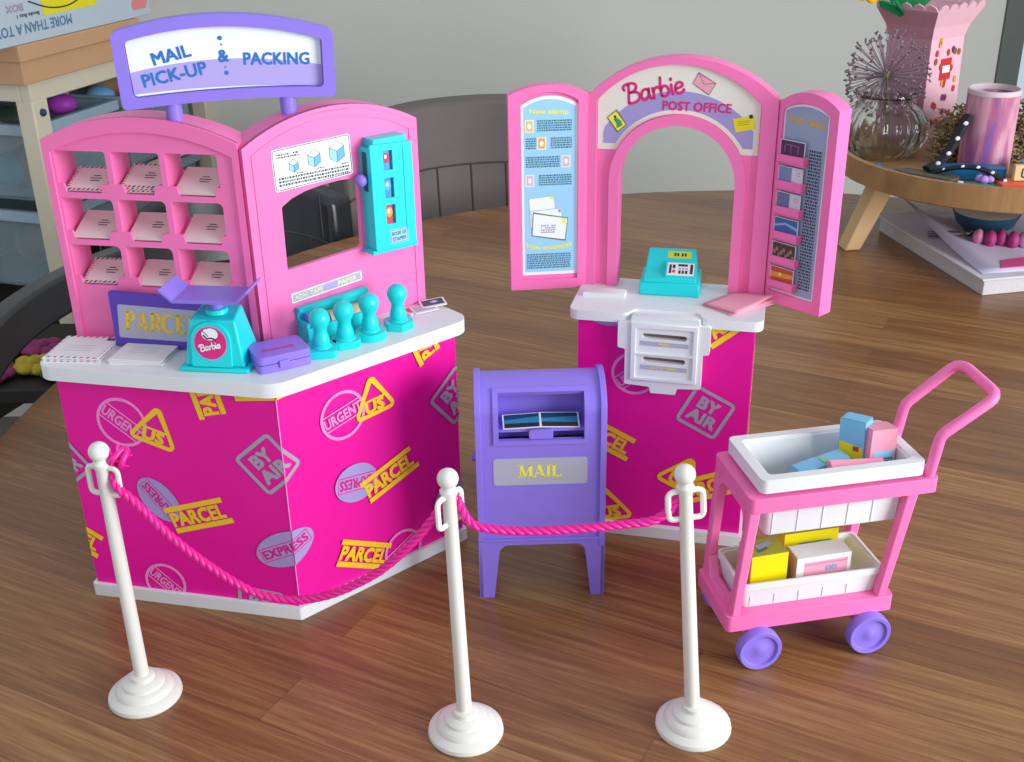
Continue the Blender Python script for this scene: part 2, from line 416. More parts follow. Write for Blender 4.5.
# ================================================================== SETTING
def nodes_of(name):
    m = bpy.data.materials.new(name); m.use_nodes = True; return m, m.node_tree, m.node_tree.nodes['Principled BSDF']
def wood_plank(name, cols, rot, strip, length, rough=.32, grain=1.0, seam=.3, coat=.15):
    m, nt, b = nodes_of(name); N = nt.nodes.new; Lk = nt.links.new
    tc = N('ShaderNodeTexCoord'); mp = N('ShaderNodeMapping'); mp.inputs['Rotation'].default_value = (0, 0, radians(rot)); Lk(tc.outputs['Object'], mp.inputs['Vector'])
    br = N('ShaderNodeTexBrick'); br.inputs['Scale'].default_value = 1; br.inputs['Brick Width'].default_value = length; br.inputs['Row Height'].default_value = strip
    br.inputs['Mortar Size'].default_value = .0004; br.inputs['Mortar Smooth'].default_value = .1; br.offset = .37; br.offset_frequency = 2; br.squash = 1
    br.inputs['Color1'].default_value = (0, 0, 0, 1); br.inputs['Color2'].default_value = (1, 1, 1, 1); br.inputs['Mortar'].default_value = (.25, .25, .25, 1)
    br.inputs['Bias'].default_value = 0
    Lk(mp.outputs['Vector'], br.inputs['Vector'])
    # per-plank offset of the grain
    sc = N('ShaderNodeVectorMath'); sc.operation = 'MULTIPLY'; sc.inputs[1].default_value = (4, 95, 10); Lk(mp.outputs['Vector'], sc.inputs[0])
    ad = N('ShaderNodeVectorMath'); ad.operation = 'MULTIPLY_ADD'; ad.inputs[1].default_value = (13, 17, 19); Lk(br.outputs['Color'], ad.inputs[0]); Lk(sc.outputs[0], ad.inputs[2])
    n1 = N('ShaderNodeTexNoise'); n1.inputs['Scale'].default_value = 1.6; n1.inputs['Detail'].default_value = 8; n1.inputs['Roughness'].default_value = .62; n1.inputs['Distortion'].default_value = .6; Lk(ad.outputs[0], n1.inputs['Vector'])
    sc2 = N('ShaderNodeVectorMath'); sc2.operation = 'MULTIPLY'; sc2.inputs[1].default_value = (22, 520, 10); Lk(mp.outputs['Vector'], sc2.inputs[0])
    n2 = N('ShaderNodeTexNoise'); n2.inputs['Scale'].default_value = 1.0; n2.inputs['Detail'].default_value = 5; Lk(sc2.outputs[0], n2.inputs['Vector'])
    cr = N('ShaderNodeValToRGB'); e = cr.color_ramp.elements; e[0].position = .16; e[0].color = srgb(cols[0]); e[1].position = .84; e[1].color = srgb(cols[2])
    el = e.new(.5); el.color = srgb(cols[1])
    # value = plank tone * .4 + grain
    a1 = N('ShaderNodeMath'); a1.operation = 'MULTIPLY_ADD'; a1.inputs[1].default_value = .22; a1.inputs[2].default_value = -.11; Lk(br.outputs['Color'], a1.inputs[0])
    a2 = N('ShaderNodeMath'); a2.operation = 'MULTIPLY_ADD'; a2.inputs[1].default_value = .68; a1.inputs[2].default_value += .16; Lk(n1.outputs['Fac'], a2.inputs[0]); Lk(a1.outputs[0], a2.inputs[2])
    a3 = N('ShaderNodeMath'); a3.operation = 'MULTIPLY_ADD'; a3.inputs[1].default_value = .5*grain; Lk(n2.outputs['Fac'], a3.inputs[0])
    a4 = N('ShaderNodeMath'); a4.operation = 'ADD'; a4.inputs[1].default_value = -.25*grain; Lk(a2.outputs[0], a4.inputs[0]); Lk(a4.outputs[0], a3.inputs[2])
    Lk(a3.outputs[0], cr.inputs['Fac'])
    mx = N('ShaderNodeMix'); mx.data_type = 'RGBA'; mx.blend_type = 'MULTIPLY'; mx.inputs['B'].default_value = (.45, .4, .38, 1)
    sm = N('ShaderNodeMath'); sm.operation = 'MULTIPLY'; sm.inputs[1].default_value = seam; Lk(br.outputs['Fac'], sm.inputs[0]); Lk(sm.outputs[0], mx.inputs['Factor'])
    Lk(cr.outputs['Color'], mx.inputs['A']); Lk(mx.outputs['Result'], b.inputs['Base Color'])
    b.inputs['Roughness'].default_value = rough; b.inputs['Coat Weight'].default_value = coat; b.inputs['Coat Roughness'].default_value = .25
    bp = N('ShaderNodeBump'); bp.inputs['Strength'].default_value = .12; bp.inputs['Distance'].default_value = .0006; Lk(n2.outputs['Fac'], bp.inputs['Height']); Lk(bp.outputs['Normal'], b.inputs['Normal'])
    return m
OAK = wood_plank('oiled_oak_planks', ('#533219', '#835631', '#B08452'), 27.5, .047, .62, rough=.36, seam=.3)
LOAK = wood_plank('light_oak', ('#8C683F', '#A98255', '#C39D6E'), 60, .3, 2, rough=.45, grain=.6, seam=0)
PINE = mat('pale_pine', '#DAD0B8', .5, .3, var=.06, nscale=6)
KRAFT = mat('kraft_card', '#CDA27C', .8, .2, var=.06, nscale=12)

def plaster(name, c):
    return mat(name, c, .85, .2, var=.04, nscale=3, bump=.25, bscale=25)
WALL = plaster('grey_plaster', '#D3D2CB')
# floor
f = MB(); f.box(-220, 210, -60, 262, -TZ-4, -TZ, mat('grey_floor', '#6B6259', .6, var=.1, nscale=2)); struct(f.build('floor', origin=(0, 0, -TZ)))
# back wall with a window at its right end
f = MB(); f.plate(Fr(-220, 250, 1, 0), [(0, -TZ), (430, -TZ), (430, 175), (0, 175)], [[(325.5, -20), (325.5, 140), (428, 140), (428, -20)]], 0, 12, WALL); struct(f.build('wall_back', origin=(0, 250, -TZ)))
WFR = mat('dark_window_frame', '#5D645F', .5)
GLS, nt, b = nodes_of('window_glass'); b.inputs['Transmission Weight'].default_value = 1; b.inputs['Roughness'].default_value = 0; b.inputs['IOR'].default_value = 1.02; b.inputs['Base Color'].default_value = (.85, .97, 1, 1)
f = MB(); wf = Fr(105.5, 252, 1, 0)
f.plate(wf, [(-.8, -20.8), (103.3, -20.8), (103.3, 140.8), (-.8, 140.8)], [[(4.2, -16), (4.2, 136), (98, 136), (98, -16)]], -2.4, 4, WFR)
w1 = struct(f.build('window_1', origin=(105.5, 252, -20), bevel=.3))
f = MB(); f.box(4.2, 98, 1, 1.4, -16, 136, GLS, wf); f.build('glass_pane', w1)
# right wall with the big window that lights the table
f = MB(); f.plate(Fr(190, 262, 0, -1), [(0, -TZ), (322, -TZ), (322, 175), (0, 175)], [[(200, -2), (200, 138), (318, 138), (318, -2)]], -12, 0, WALL); struct(f.build('wall_right', origin=(190, 100, -TZ)))

# round dining table
t = thing('dining_table', 'round dining table with an oiled oak plank top, carrying all the toys', 'table', (30, 96, -TZ))
f = MB(); n = 128
f.slab([(30+78*cos(2*pi*k/n), 96+78*sin(2*pi*k/n)) for k in range(n)], -3.2, 0, OAK); f.build('tabletop', t, bevel=.35, seg=3)
IRON = mat('black_iron', '#1D1C1C', .5, .5, .6)
f = MB(); f.lathe([(9, -12), (9, -72), (26, -74), (26, -75)], IRON, (30, 96, 0), 32); f.build('pedestal', t)
f = MB(); f.box(5, 55, 90, 102, -6, -3.2, IRON); f.box(24, 36, 70, 122, -12, -3.2, IRON); f.build('support_frame', t, bevel=.3)

# ================================================================== LEFT COUNTER
FLf = Fr(-30.8, 70.6, 15.45, -3.5); FRt = Fr(-15.35, 67.1, 11.25, 9.9)
LL, LR = 15.84, 14.99
FP = Fr(-30.46, 74.92, 13.37, -2.5)      # pigeonhole panel front plane
FW = Fr(-17.09, 72.42, 10.6, 8.38)       # window panel front plane
ctr = thing('toy_packing_counter', 'two-winged toy mail packing counter, printed magenta carton front, pink panels and purple sign', 'toy counter', (-16, 76, 0))
P0 = FLf(0, 0, 0); P1 = FRt(0, 0, 0); P2 = FRt(LR, 0, 0); P3 = FRt(LR, 8, 0); P4 = Vector((-18.6, 76.6, 0)); P5 = FLf(0, 8, 0)
foot = [(p.x, p.y) for p in (P0, P1, P2, P3, P4, P5)]
def grow(poly, g):
    out = []; N = len(poly)
    for i in range(N):
        a, b_, c = Vector(poly[i-1]), Vector(poly[i]), Vector(poly[(i+1) % N])
        n1 = Vector(((b_-a).y, -(b_-a).x)).normalized(); n2 = Vector(((c-b_).y, -(c-b_).x)).normalized()
        k = (n1+n2); k = k/max(.3, k.dot(n1)); out.append(tuple(b_+k*g))
    return out
# carton with artwork wrapped around it
f = MB(); f.slab(foot, .9, 17.85, HOT)
walls = [(0, LL, FLf), (LL, LL+LR, FRt), (LL+LR, LL+LR+8, Fr(P2.x, P2.y, P3.x-P2.x, P3.y-P2.y))]
R0 = LL
art = []
art += m_urgent(4.35, 14.6, 1.75, -38) + m_us(6.75, 14.35, 1.0, -18) + m_parcel(10.7, 17.9, 1.0, 103) + m_byair(14.75, 12.4, 1.06, 41)
art += m_express(6.2, 8.7, 1.95, 1.25, -52, 128) + m_parcel(9.0, 7.75, 1.0, 17.5) + m_urgent(5.6, 1.7, 1.5, -42) + m_byair(12.9, .35, 1.08, -5)
art += m_parcel(-1.25, 5.3, 1.0, -30) + m_byair(-.75, 11.0, 1.0, 38) + m_express(15.3, 5.75, 2.35, 1.35, 24) + m_parcel(15.1, 18.3, 1.0, 6)
art += m_urgent(R0+4.9, 14.5, 1.72, 13) + m_us(R0+7.5, 14.95, 1.0, 5) + m_parcel(R0+11.7, 18.6, 1.0, 112) + m_byair(R0+14.7, 12.75, 1.06, 40)
art += m_express(R0+5.5, 8.95, 1.8, 1.5, -10, 172) + m_parcel(R0+8.35, 8.45, 1.0, 17.5) + m_urgent(R0+9.1, 1.7, 1.6, 24) + m_parcel(R0+5.6, 2.85, 1.0, -28) + m_express(R0+13.6, 4.2, 1.9, 1.3, 60) + m_urgent(R0+2.0, -.4, 1.5, 30)
art += m_byair(R0+19, 5, 1, 20) + m_parcel(R0+20, 10, 1, -40)
clip_wrap(f, art, walls, 0, LL+LR+8, .92, 17.8)
# the crease of the carton: a pale scuffed line along the folded corner
f.box(-.03, .03, -.03, .02, .95, 17.4, LPINK, FRt)
f.build('printed_carton', ctr, smooth=False)
f = MB(); f.slab(rp(grow(foot, .3), .25, 3), 0, 1.0, WHITE); o = f.build('base_tray', ctr, bevel=.12)
f = MB(); f.slab(rp(grow(foot, .9), [1.2, 2.2, 1.3, 1, 0, 1], 8), 17.8, 18.8, WHITE); f.build('countertop', ctr, bevel=.32, seg=4)

# pigeonhole panel
f = MB()
out = rp(archtop(0, 13.6, 18.7, 32.8, 34.35), [.05, .05]+[0]*21, 3)
cols = [(.65, 4.3), (4.68, 8.05), (8.45, 12.05)]; rows = [(29.25, 32.05), (26.0, 28.85), (22.75, 25.6)]
holes = []
for ri, (zb, zt) in enumerate(rows):
    for ci, (a, b_) in enumerate(cols):
        lt = .35 if ci == 0 else .55; rtt = .55 if ci < 2 else .3; th = .62
        pts = [(a, zb+th), (a+lt, zb+th-.05), (a+lt+.12, zb), (b_-rtt-.12, zb), (b_-rtt, zb+th-.05), (b_, zb+th), (b_, zt), (a, zt)]
        holes.append(rp(pts, [0, .06, .06, .06, .06, 0, .35 if ri else .2, .05], 3))
f.plate(FP, out, holes, 0, .22, PINK)
inner = archtop(.35, 13.25, 19.0, 32.5, 33.95)
f.plate(FP, out, [inner], -.001, 2.1, PINK)
for (a, b_) in ((.4, .65), (4.33, 4.65), (8.08, 8.42), (12.08, 12.3)): f.box(a, b_, .2, 2.4, 22.4, 32.1, PINK, FP)
for (zb, zt) in rows:   # sloping shelves
    P = [FP(.8, .15, zb-.32), FP(12.1, .15, zb-.32), FP(12.1, 2.5, zb+.75), FP(.8, 2.5, zb+.75), FP(.8, .15, zb-.02), FP(12.1, .15, zb-.02), FP(12.1, 2.5, zb+1.05), FP(.8, 2.5, zb+1.05)]
    f.add(P, [(3, 2, 1, 0), (4, 5, 6, 7), (0, 1, 5, 4), (1, 2, 6, 5), (2, 3, 7, 6), (3, 0, 4, 7)], PINK)
php = f.build('pigeonhole_panel', ctr, bevel=.09)
# raised rim of the panel
f = MB(); f.plate(FP, out, [archtop(.5, 13.15, 18.9, 31.95, 33.4)], -.2, .02, PINK); f.build('panel_rim', php, bevel=.2, seg=3)
# window panel
out2 = archtop(0, 13.4, 18.7, 32.5, 34.3)
f = MB()
hole = rp([(2.35, 23.85), (8.3, 24.2), (8.3, 29.15), (7.0, 29.25), (5.6, 29.2), (4.2, 29.0), (3.2, 28.7), (2.4, 28.25)], [.12, .35, .45, 0, 0, 0, 0, .15], 5)
f.plate(FW, out2, [hole], -.4, 0, PINK)
f.plate(FW, out2, [archtop(.3, 13.1, 19.0, 32.25, 34.0)], -.41, 1.6, PINK)
wpn = f.build('window_panel', ctr, bevel=.16, seg=3)
f = MB(); f.plate(FW, archtop(.6, 12.8, 18.75, 32.0, 33.65), [archtop(.72, 12.68, 18.76, 31.9, 33.52)], -.46, -.39, PINK); f.build('panel_rim', wpn)
FWs = Fr(*FW(0, -.42, 0)[:2], FW.u.x, FW.u.y)
# size chart sticker
f = MB(); f.plate(FWs, rp([(2.05, 29.3), (8.0, 29.55), (7.9, 32.3), (2.0, 32.1)], .2, 4), [], -.015, 0, WST)
put(f, FWs, frame2([(2.13, 29.38), (7.92, 29.63), (7.82, 32.22), (2.08, 32.02)], .18, .05, 0, 0, 0), INK, -.02)
greek(f, FWs, 2.35, 4.0, 31.45, 31.8, 2, INK, -.02)
greek(f, FWs, 2.35, 7.7, 29.6, 30.25, 3, INK, -.02, .9)
for (cx, cz, s_) in ((3.55, 30.85, .55), (5.1, 31.1, .75), (6.85, 31.25, .92)):
    a = [(cx-s_*.62, cz+s_*.35), (cx, cz+s_*.02), (cx, cz-s_*.8), (cx-s_*.62, cz-s_*.45)]; b_ = [(cx+s_*.62, cz+s_*.35), (cx, cz+s_*.02), (cx, cz-s_*.8), (cx+s_*.62, cz-s_*.45)]
    tp = [(cx-s_*.62, cz+s_*.35), (cx, cz+s_*.8), (cx+s_*.62, cz+s_*.35), (cx, cz+s_*.02)]
    put(f, FWs, poly2(a), SKYB, -.02); put(f, FWs, poly2(b_), mat('chart_blue', '#5DB4E6', .4), -.02)
    for q in (a, b_, tp): put(f, FWs, stroke(q, .035, closed=True), INK, -.025)
    greek(f, FWs, cx+s_*.3, cx+s_*.3+.5, cz-s_-.05, cz-s_+.1, 1, INK, -.02)
f.build('size_chart_sticker', wpn, smooth=False)
# tape and paper strip
FWt = Fr(*FW(-.35, -.42, 0)[:2], FW.u.x, FW.u.y); FWt2 = Fr(*FW(-.3, 0, 0)[:2], FW.u.x, FW.u.y)
f = MB(); f.plate(FWt, rp([(2.75, 21.45), (8.4, 21.85), (8.4, 22.55), (2.75, 22.15)], .06, 2), [], -.015, 0, WST)
put(f, FWt, poly2([(2.85, 21.54), (8.3, 21.93), (8.3, 22.46), (2.85, 22.07)]), GREYS, -.02)
put(f, FWt, text2('ADH. TAPE', 4.1, 21.88, 2.2, .32, 4, .03), mat('pale_yellow_print', '#E6E0B0', .5), -.025); put(f, FWt, text2('PAPER', 7.2, 22.1, 1.5, .32, 4, .03), mat('pale_yellow_print', ''), -.025)
put(f, FWt, poly2([(5.35, 21.72), (6.35, 21.79), (6.35, 22.32), (5.35, 22.25)]), LAVS, -.024)
f.build('strip_sticker', wpn, smooth=False)
# dispenser for tape and paper rolls: an open tray with two rolls
f = MB()
f.plate(FWt2, rp([(2.9, 19.3), (8.45, 19.5), (8.45, 21.35), (2.9, 21.1)], .3, 4), [], -.7, -.4, TEAL)
f.plate(FWt2, rp([(2.9, 18.95), (8.1, 19.1), (8.1, 20.1), (2.9, 19.95)], .35, 4), [], -1.95, -1.7, TEAL)
f.box(2.95, 8.05, -1.9, -.5, 18.95, 19.2, TEAL, FWt2)
f.box(2.9, 3.15, -1.9, -.5, 18.95, 20.3, TEAL, FWt2); f.box(7.85, 8.1, -1.9, -.5, 19.0, 20.5, TEAL, FWt2)
f.plate(FWt2, rp([(2.9, 20.85), (8.45, 21.05), (8.45, 21.4), (2.9, 21.15)], .1, 3), [], -1.0, -.5, TEAL)
dsp = f.build('roll_dispenser', ctr, bevel=.08)
RX = Matrix.Rotation(pi/2, 3, 'Y')
def roll(u0, u1, r, m, nm):
    g = MB(); g.lathe([(r, u0), (r, u1)], m, (0, -1.2, 20.05), 20, RX, FWt2); g.build(nm, dsp) if False else None
    return g
g = roll(4.9, 8.0, .55, mat('brown_paper', '#C9A98F', .6), 'paper_roll'); o = g.build('paper_roll', dsp)
g = roll(3.3, 4.6, .5, PURPD, 'tape_roll'); g.lathe([(.72, 3.25), (.72, 3.4)], PURP, (0, -1.2, 20.05), 20, RX, FWt2); g.lathe([(.72, 4.55), (.72, 4.7)], PURP, (0, -1.2, 20.05), 20, RX, FWt2); g.build('tape_roll', dsp)

# stamp booklet dispenser on the right of the window panel
class VF:
    def __call__(s, u, d, z): return FW(8.6+(u-9.55)*1.06, d*.8-.05, z)
FV = VF()
class FVo:
    def __init__(s, d): s.d = d
    def __call__(s, u, d, z): return FV(u, s.d+d, z)
f = MB()
f.plate(FV, rp([(9.55, 24.1), (12.75, 24.0), (12.75, 31.35), (9.55, 31.6)], .15, 3), [rp([(10.5, 29.7), (11.2, 29.65), (11.2, 31.0), (10.5, 31.05)], .04, 2), rp([(10.5, 27.75), (11.2, 27.7), (11.2, 29.1), (10.5, 29.15)], .04, 2), rp([(10.5, 25.9), (11.2, 25.85), (11.2, 27.2), (10.5, 27.25)], .04, 2)], -2.15, -1.9, TEAL)
f.box(9.55, 12.75, -1.9, -.4, 24.1, 31.3, TEAL, FV)
f.box(9.9, 12.4, -1.95, -.4, 31.3, 31.85, TEAL, FV)
f.plate(FV, [(12.0, 25.2), (12.12, 25.2), (12.12, 31.1), (12.0, 31.1)], [], -2.2, -2.14, TEAL)
f.box(9.35, 12.9, -2.0, -.4, 23.85, 24.15, TEAL, FV)
vend = f.build('stamp_dispenser', ctr, bevel=.1)
f = MB(); f.box(9.5, 9.56, -1.5, -.9, 28.3, 31.0, mat('dark_slot', '#0E5A60', .6), FV); f.build('dispenser_slot', vend)
f = MB(); c = FV(9.2, -1.2, 29.1); f.ball(c, .42, PURP, 14, 8, (1, 1, 1.05)); f.tube([(9.6, -1.2, 29.1), (9.2, -1.2, 29.1)], .2, PURP, 8, fr=FV); f.build('dispenser_lever', vend)
f = MB(); q = FVo(-1.9)
for (z0, z1, c1, c2) in ((29.65, 31.1, '#4A9AD8', '#C23A50'), (27.7, 29.2, '#3D8FCB', '#58B3E0'), (25.85, 27.3, '#D83C4C', '#E8A23C')):
    a_ = mat('stamp'+c1[1:], c1, .4); b2 = mat('stamp'+c2[1:], c2, .4)
    put(f, q, poly2([(10.5, z0), (11.2, z0), (11.2, z1), (10.5, z1)]), a_, -.02)
    put(f, q, ell2(10.83, (z0+z1)/2+.1, .24, .36), b2, -.04); put(f, q, ell2(10.78, (z0+z1)/2+.2, .1, .14), WST, -.05)
    put(f, q, rect2(11.12, (z0+z1)/2, .12, z1-z0), NAVYP, -.03)
f.build('stamp_booklet_window', vend, smooth=False)
f = MB(); q = FVo(-2.16); f.plate(q, rp([(10.65, 24.4), (12.1, 24.35), (12.1, 25.4), (10.65, 25.45)], .05, 2), [], -.01, 0, SKYB)
put(f, q, frame2([(10.72, 24.47), (12.03, 24.42), (12.03, 25.33), (10.72, 25.38)], .05, .03, 0, 0, 0), INKB, -.016)
put(f, q, text2('BOOK OF', 11.37, 25.1, 1.1, .26, -1, .03), INKB, -.02); put(f, q, text2('STAMPS', 11.37, 24.7, 1.05, .26, -1, .03), INKB, -.02); f.build('dispenser_sticker', vend, smooth=False)

# purple PARCEL plate leaning on the pigeonhole panel
f = MB()
def pp(u, z, d): return FP(u, -.75-(19.0-z)*.16+d, z)
class PF:
    def __call__(s, u, d, z): return FP(u, -1.15+(z-19.0)*.2+d, z)
pf = PF()
f.plate(pf, rp([(3.6, 18.95), (12.0, 18.85), (12.3, 22.25), (3.2, 22.6)], .12, 3), [], -.25, 0, PURPD); prc = f.build('parcel_flap', ctr, bevel=.08)
f = MB(); f.plate(pf, rp([(3.9, 19.5), (11.8, 19.4), (12.0, 21.5), (3.85, 21.75)], .15, 3), [], -.27, -.25, GREYS)
serif_text(f, pf, 'PARCEL', 7.05, 20.62, 5.4, 1.25, YEL, -.285, -1.5); f.build('parcel_sticker', prc, smooth=False)

# purple sign on two posts
FS = Fr(-20.8, 74.0, 6.3, 1.6)
def sgn(g):
    u0, u1 = -3.6+g, 9.95-g; N = 18
    tp = [(u1-(u1-u0)*k/N, 0) for k in range(N+1)]
    tp = [(u, 39.45+(1.05)*(1-((u-3.17)/6.77)**2)-(u-3.17)*.035-g*1.02) for u, _ in tp]
    bt = [(u0+.1+(u1-u0-.2)*k/N, 34.95+.28*(1-(((u0+.1+(u1-u0-.2)*k/N)-3.17)/6.77)**2)+g*.85) for k in range(N+1)]
    q_ = max(.15, .85-g*.75)
    return rp(bt+tp, [q_]+[0]*(N-1)+[q_]+[q_*1.1]+[0]*(N-1)+[q_*1.1], 5)
f = MB(); f.plate(FS, sgn(0), [sgn(.74)], -.6, .5, PURP); sgf = f.build('sign_frame', ctr, bevel=.22, seg=3)
f = MB(); f.plate(FS, sgn(.8), [], -.15, .2, WST)
lo2 = [(-2.7+11.8*k/16, 37.2-.02*k/16*10+.62*(1-((k-8)/8)**2)) for k in range(17)]
f.plate(FS, [(-2.7, 35.85)]+[(-2.7+11.8*k/10, 35.85+.25*(1-((k-5)/5)**2)-.02*k) for k in range(1, 10)]+[(9.1, 35.65)]+lo2[::-1], [], -.17, -.15, LAVS)
for s_, cx, cz, w_, h_, ro in (('MAIL', -.15, 38.15, 2.35, .72, 11), ('PICK-UP', -.1, 36.95, 4.0, .76, 9), ('&', 3.0, 37.9, .62, .72, 2), ('PACKING', 6.3, 37.55, 4.1, .74, -3)):
    put(f, FS, text2(s_, cx, cz, w_, h_, ro, .03), BLUEP, -.185)
for (a, b_, r) in ((2.92, 39.0, .14), (2.97, 38.6, .06), (3.05, 37.2, .06), (3.08, 36.85, .14)): put(f, FS, ell2(a, b_, r, r), BLUEP, -.185)
f.build('sign_board', sgf, smooth=False)
for uu, zz in ((-.45, 33.75), (6.75, 33.7)):
    f = MB(); f.lathe([(.52, zz), (.52, 35.3)], PURP, (0, 0, 0), 24, fr=Fr(*FS(uu, 0, 0)[:2], 1, 0)); f.lathe([(.85, zz-.6), (.8, zz+.05)], PINK, (0, 0, 0), 24, fr=Fr(*FS(uu, 0, 0)[:2], 1, 0)); f.build('sign_post', ctr, bevel=.06)

# ================================================================== RIGHT BOOTH
FB = Fr(4.95, 78.44, 12.56, -3.08); BW = 12.75
FA = Fr(5.95, 83.4, 13.05, -3.5)            # arch panel
bth = thing('toy_post_office_booth', 'toy post office stand, pink arch with two open doors above a magenta printed carton', 'toy counter', (12, 80, 0))
bf = [tuple(FB(u, d, 0)[:2]) for u, d in ((0, 0), (BW, 0), (BW, 6.3), (0, 6.3))]
f = MB(); f.slab(bf, .9, 18.2, HOT)
Pq = FB(BW, 0, 0); Pr = FB(BW, 6.3, 0)
wb = [(0, BW, FB), (BW, BW+6.3, Fr(Pq.x, Pq.y, Pr.x-Pq.x, Pr.y-Pq.y))]
art = m_express(1.8, 18.9, 1.9, 1.2, -20) + m_urgent(4.25, 13.9, 1.6, 38) + m_byair(9.65, 11.2, 1.02, -27) + m_parcel(2.05, 8.45, 1.0, -26) + m_us(8.2, 5.7, 1.0, -26) + m_parcel(10.1, 4.9, 1.0, 22) + m_us(2.55, 2.3, 1.0, 16) + m_parcel(10.9, 18.6, 1.0, 40)
art += m_parcel(BW+2.6, 13.5, 1, 75) + m_us(BW+3.5, 8.5, 1, 10) + m_urgent(BW+3, 3.5, 1.5, 30)
clip_wrap(f, art, wb, 0, BW+6.3, .92, 18.15)
f.build('printed_carton', bth, smooth=False)
f = MB(); f.slab(rp(grow(bf, .45), .25, 3), 0, 1.0, WHITE); f.build('base_tray', bth, bevel=.12)
# countertop with a bay cut in its front edge
top = [(-.6, -.6), (3.6, -.6), (4.2, .45), (8.7, .45), (9.2, -.6), (13.35, -.6), (13.35, 6.6), (-.6, 6.6)]
f = MB(); f.slab([tuple(FB(u, d, 0)[:2]) for u, d in rp(top, [.7, .4, .4, .4, .4, .7, .5, .5], 5)], 18.15, 18.9, WHITE); f.build('countertop', bth, bevel=.24, seg=3)
f = MB(); f.plate(FB, rp([(-.05, 18.8), (3.1, 18.8), (3.1, 19.25), (-.05, 19.25)], .05, 2), [], 2.2, 3.3, WHITE); f.build('counter_ledge', bth, bevel=.08)
# letter slot plate hung in front
f = MB()
sl1 = rp([(4.75, 16.95), (7.95, 16.9), (7.95, 17.3), (4.75, 17.35)], .18, 4); sl2 = rp([(4.8, 15.1), (7.9, 15.05), (7.9, 15.45), (4.8, 15.5)], .18, 4)
f.plate(FB, rp([(3.9, 18.6), (3.9, 18.15), (2.95, 18.15), (2.95, 16.1), (3.5, 16.0), (3.5, 13.2), (5.35, 13.1), (5.45, 12.6), (7.3, 12.6), (7.4, 13.1), (9.1, 13.2), (9.1, 15.9), (9.6, 16.0), (9.6, 18.15), (8.8, 18.15), (8.8, 18.6)], .12, 3), [sl1, sl2], -.8, -.35, WHITE)
f.plate(FB, rp([(3.9, 18.6), (3.9, 18.15), (2.95, 18.15), (2.95, 16.1), (3.5, 16.0), (3.5, 13.2), (9.1, 13.2), (9.1, 15.9), (9.6, 16.0), (9.6, 18.15), (8.8, 18.15), (8.8, 18.6)], .12, 3), [], -.3, -.05, WHITE)
sp = f.build('letter_slot_plate', bth, bevel=.09)
f = MB(); f.plate(FB, [(3.9, 13.6), (8.75, 13.6), (8.75, 18.15), (3.9, 18.15)], [[(4.3, 15.85), (8.4, 15.85), (8.4, 17.75), (4.3, 17.75)], [(4.3, 13.9), (8.4, 13.9), (8.4, 15.65), (4.3, 15.65)]], -.95, -.78, WHITE); f.build('slot_frame', sp, bevel=.06)
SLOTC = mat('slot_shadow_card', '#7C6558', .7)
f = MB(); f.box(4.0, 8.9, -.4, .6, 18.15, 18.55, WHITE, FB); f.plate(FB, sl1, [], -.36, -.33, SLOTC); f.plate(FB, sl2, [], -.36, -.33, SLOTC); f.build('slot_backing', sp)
f = MB(); q = Fr(*FB(0, -.81, 0)[:2], FB.u.x, FB.u.y)
put(f, q, poly2([(4.6, 16.4), (8.1, 16.35), (8.1, 16.7), (4.6, 16.75)]), GREYS, -.01); put(f, q, poly2([(4.65, 14.5), (8.05, 14.45), (8.05, 14.8), (4.65, 14.85)]), GREYS, -.01)
put(f, q, text2('MAIL', 6.35, 16.55, .75, .2, -1, .03), YTX, -.02); put(f, q, text2('OUT OF TOWN', 6.35, 14.65, 1.9, .2, -1, .03), YTX, -.02); f.build('slot_labels', sp, smooth=False)
sp.location = tuple((FB(.12, 0, .2)-FB(0, 0, 0))*CM)

# arch panel
of = archtop(0, 13.35, 18.72, 33.35, 36.1, 28)
def arch(r, z0=18.72, cx=6.5, cz=27.15): return [(cx-r, z0), (cx+r, z0)]+arcp(cx, cz, r, 0, 180, 24)
def panel_arch(outer, r, d0, d1, f_):
    # outer outline minus an arch open at the bottom, as one polygon
    o_ = outer[1:] + [outer[0]]                      # starts bottom right, over the top, to bottom left
    a = arch(r); inn = [a[0]] + a[2:][::-1] + [a[1]]
    f_.plate(FA, o_ + inn, [], d0, d1, PINK)
f = MB(); panel_arch(of, 4.2, 0, 1.3, f); apn = f.build('arch_panel', bth, bevel=.14, seg=3)
f = MB()   # outer moulding and arch moulding
oi = archtop(.6, 12.2, 18.73, 33.0, 35.62, 28)
f.plate(FA, of[1:]+[of[0]]+[oi[0]]+oi[2:][::-1]+[oi[1]], [], -.3, .01, PINK)
a1 = arch(4.2); a2 = arch(4.95)
f.plate(FA, a2[1:]+[a2[0]]+[a1[0]]+a1[2:][::-1]+[a1[1]], [], -.3, .01, PINK)
f.build('arch_moulding', apn, bevel=.12, seg=3)
FAs = Fr(*FA(0, -.01, 0)[:2], FA.u.x, FA.u.y)
f = MB()
x29 = sqrt(5.0**2-2.25**2); st = archtop(.64, 12.15, 29.4, 32.98, 35.58, 28); an = math.degrees(math.asin(2.25/5.0))
f.plate(FAs, [(12.15, 29.4)]+st[2:]+[(.64, 29.4)]+arcp(6.5, 27.15, 5.0, 180-an, an, 24), [], -.02, 0, CREAM)
def band(r0, r1, uL, uR, zb):
    a = arcp(6.5, 27.15, r1, 0, 180, 40); P = []
    a = [(min(uR, max(uL, x)), z) for x, z in a if z > zb]
    P = [(uR, zb)]+a+[(uL, zb)]
    an_ = math.degrees(math.asin((zb-27.15)/r0)); P += arcp(6.5, 27.15, r0, 180-an_, an_, 24); return P
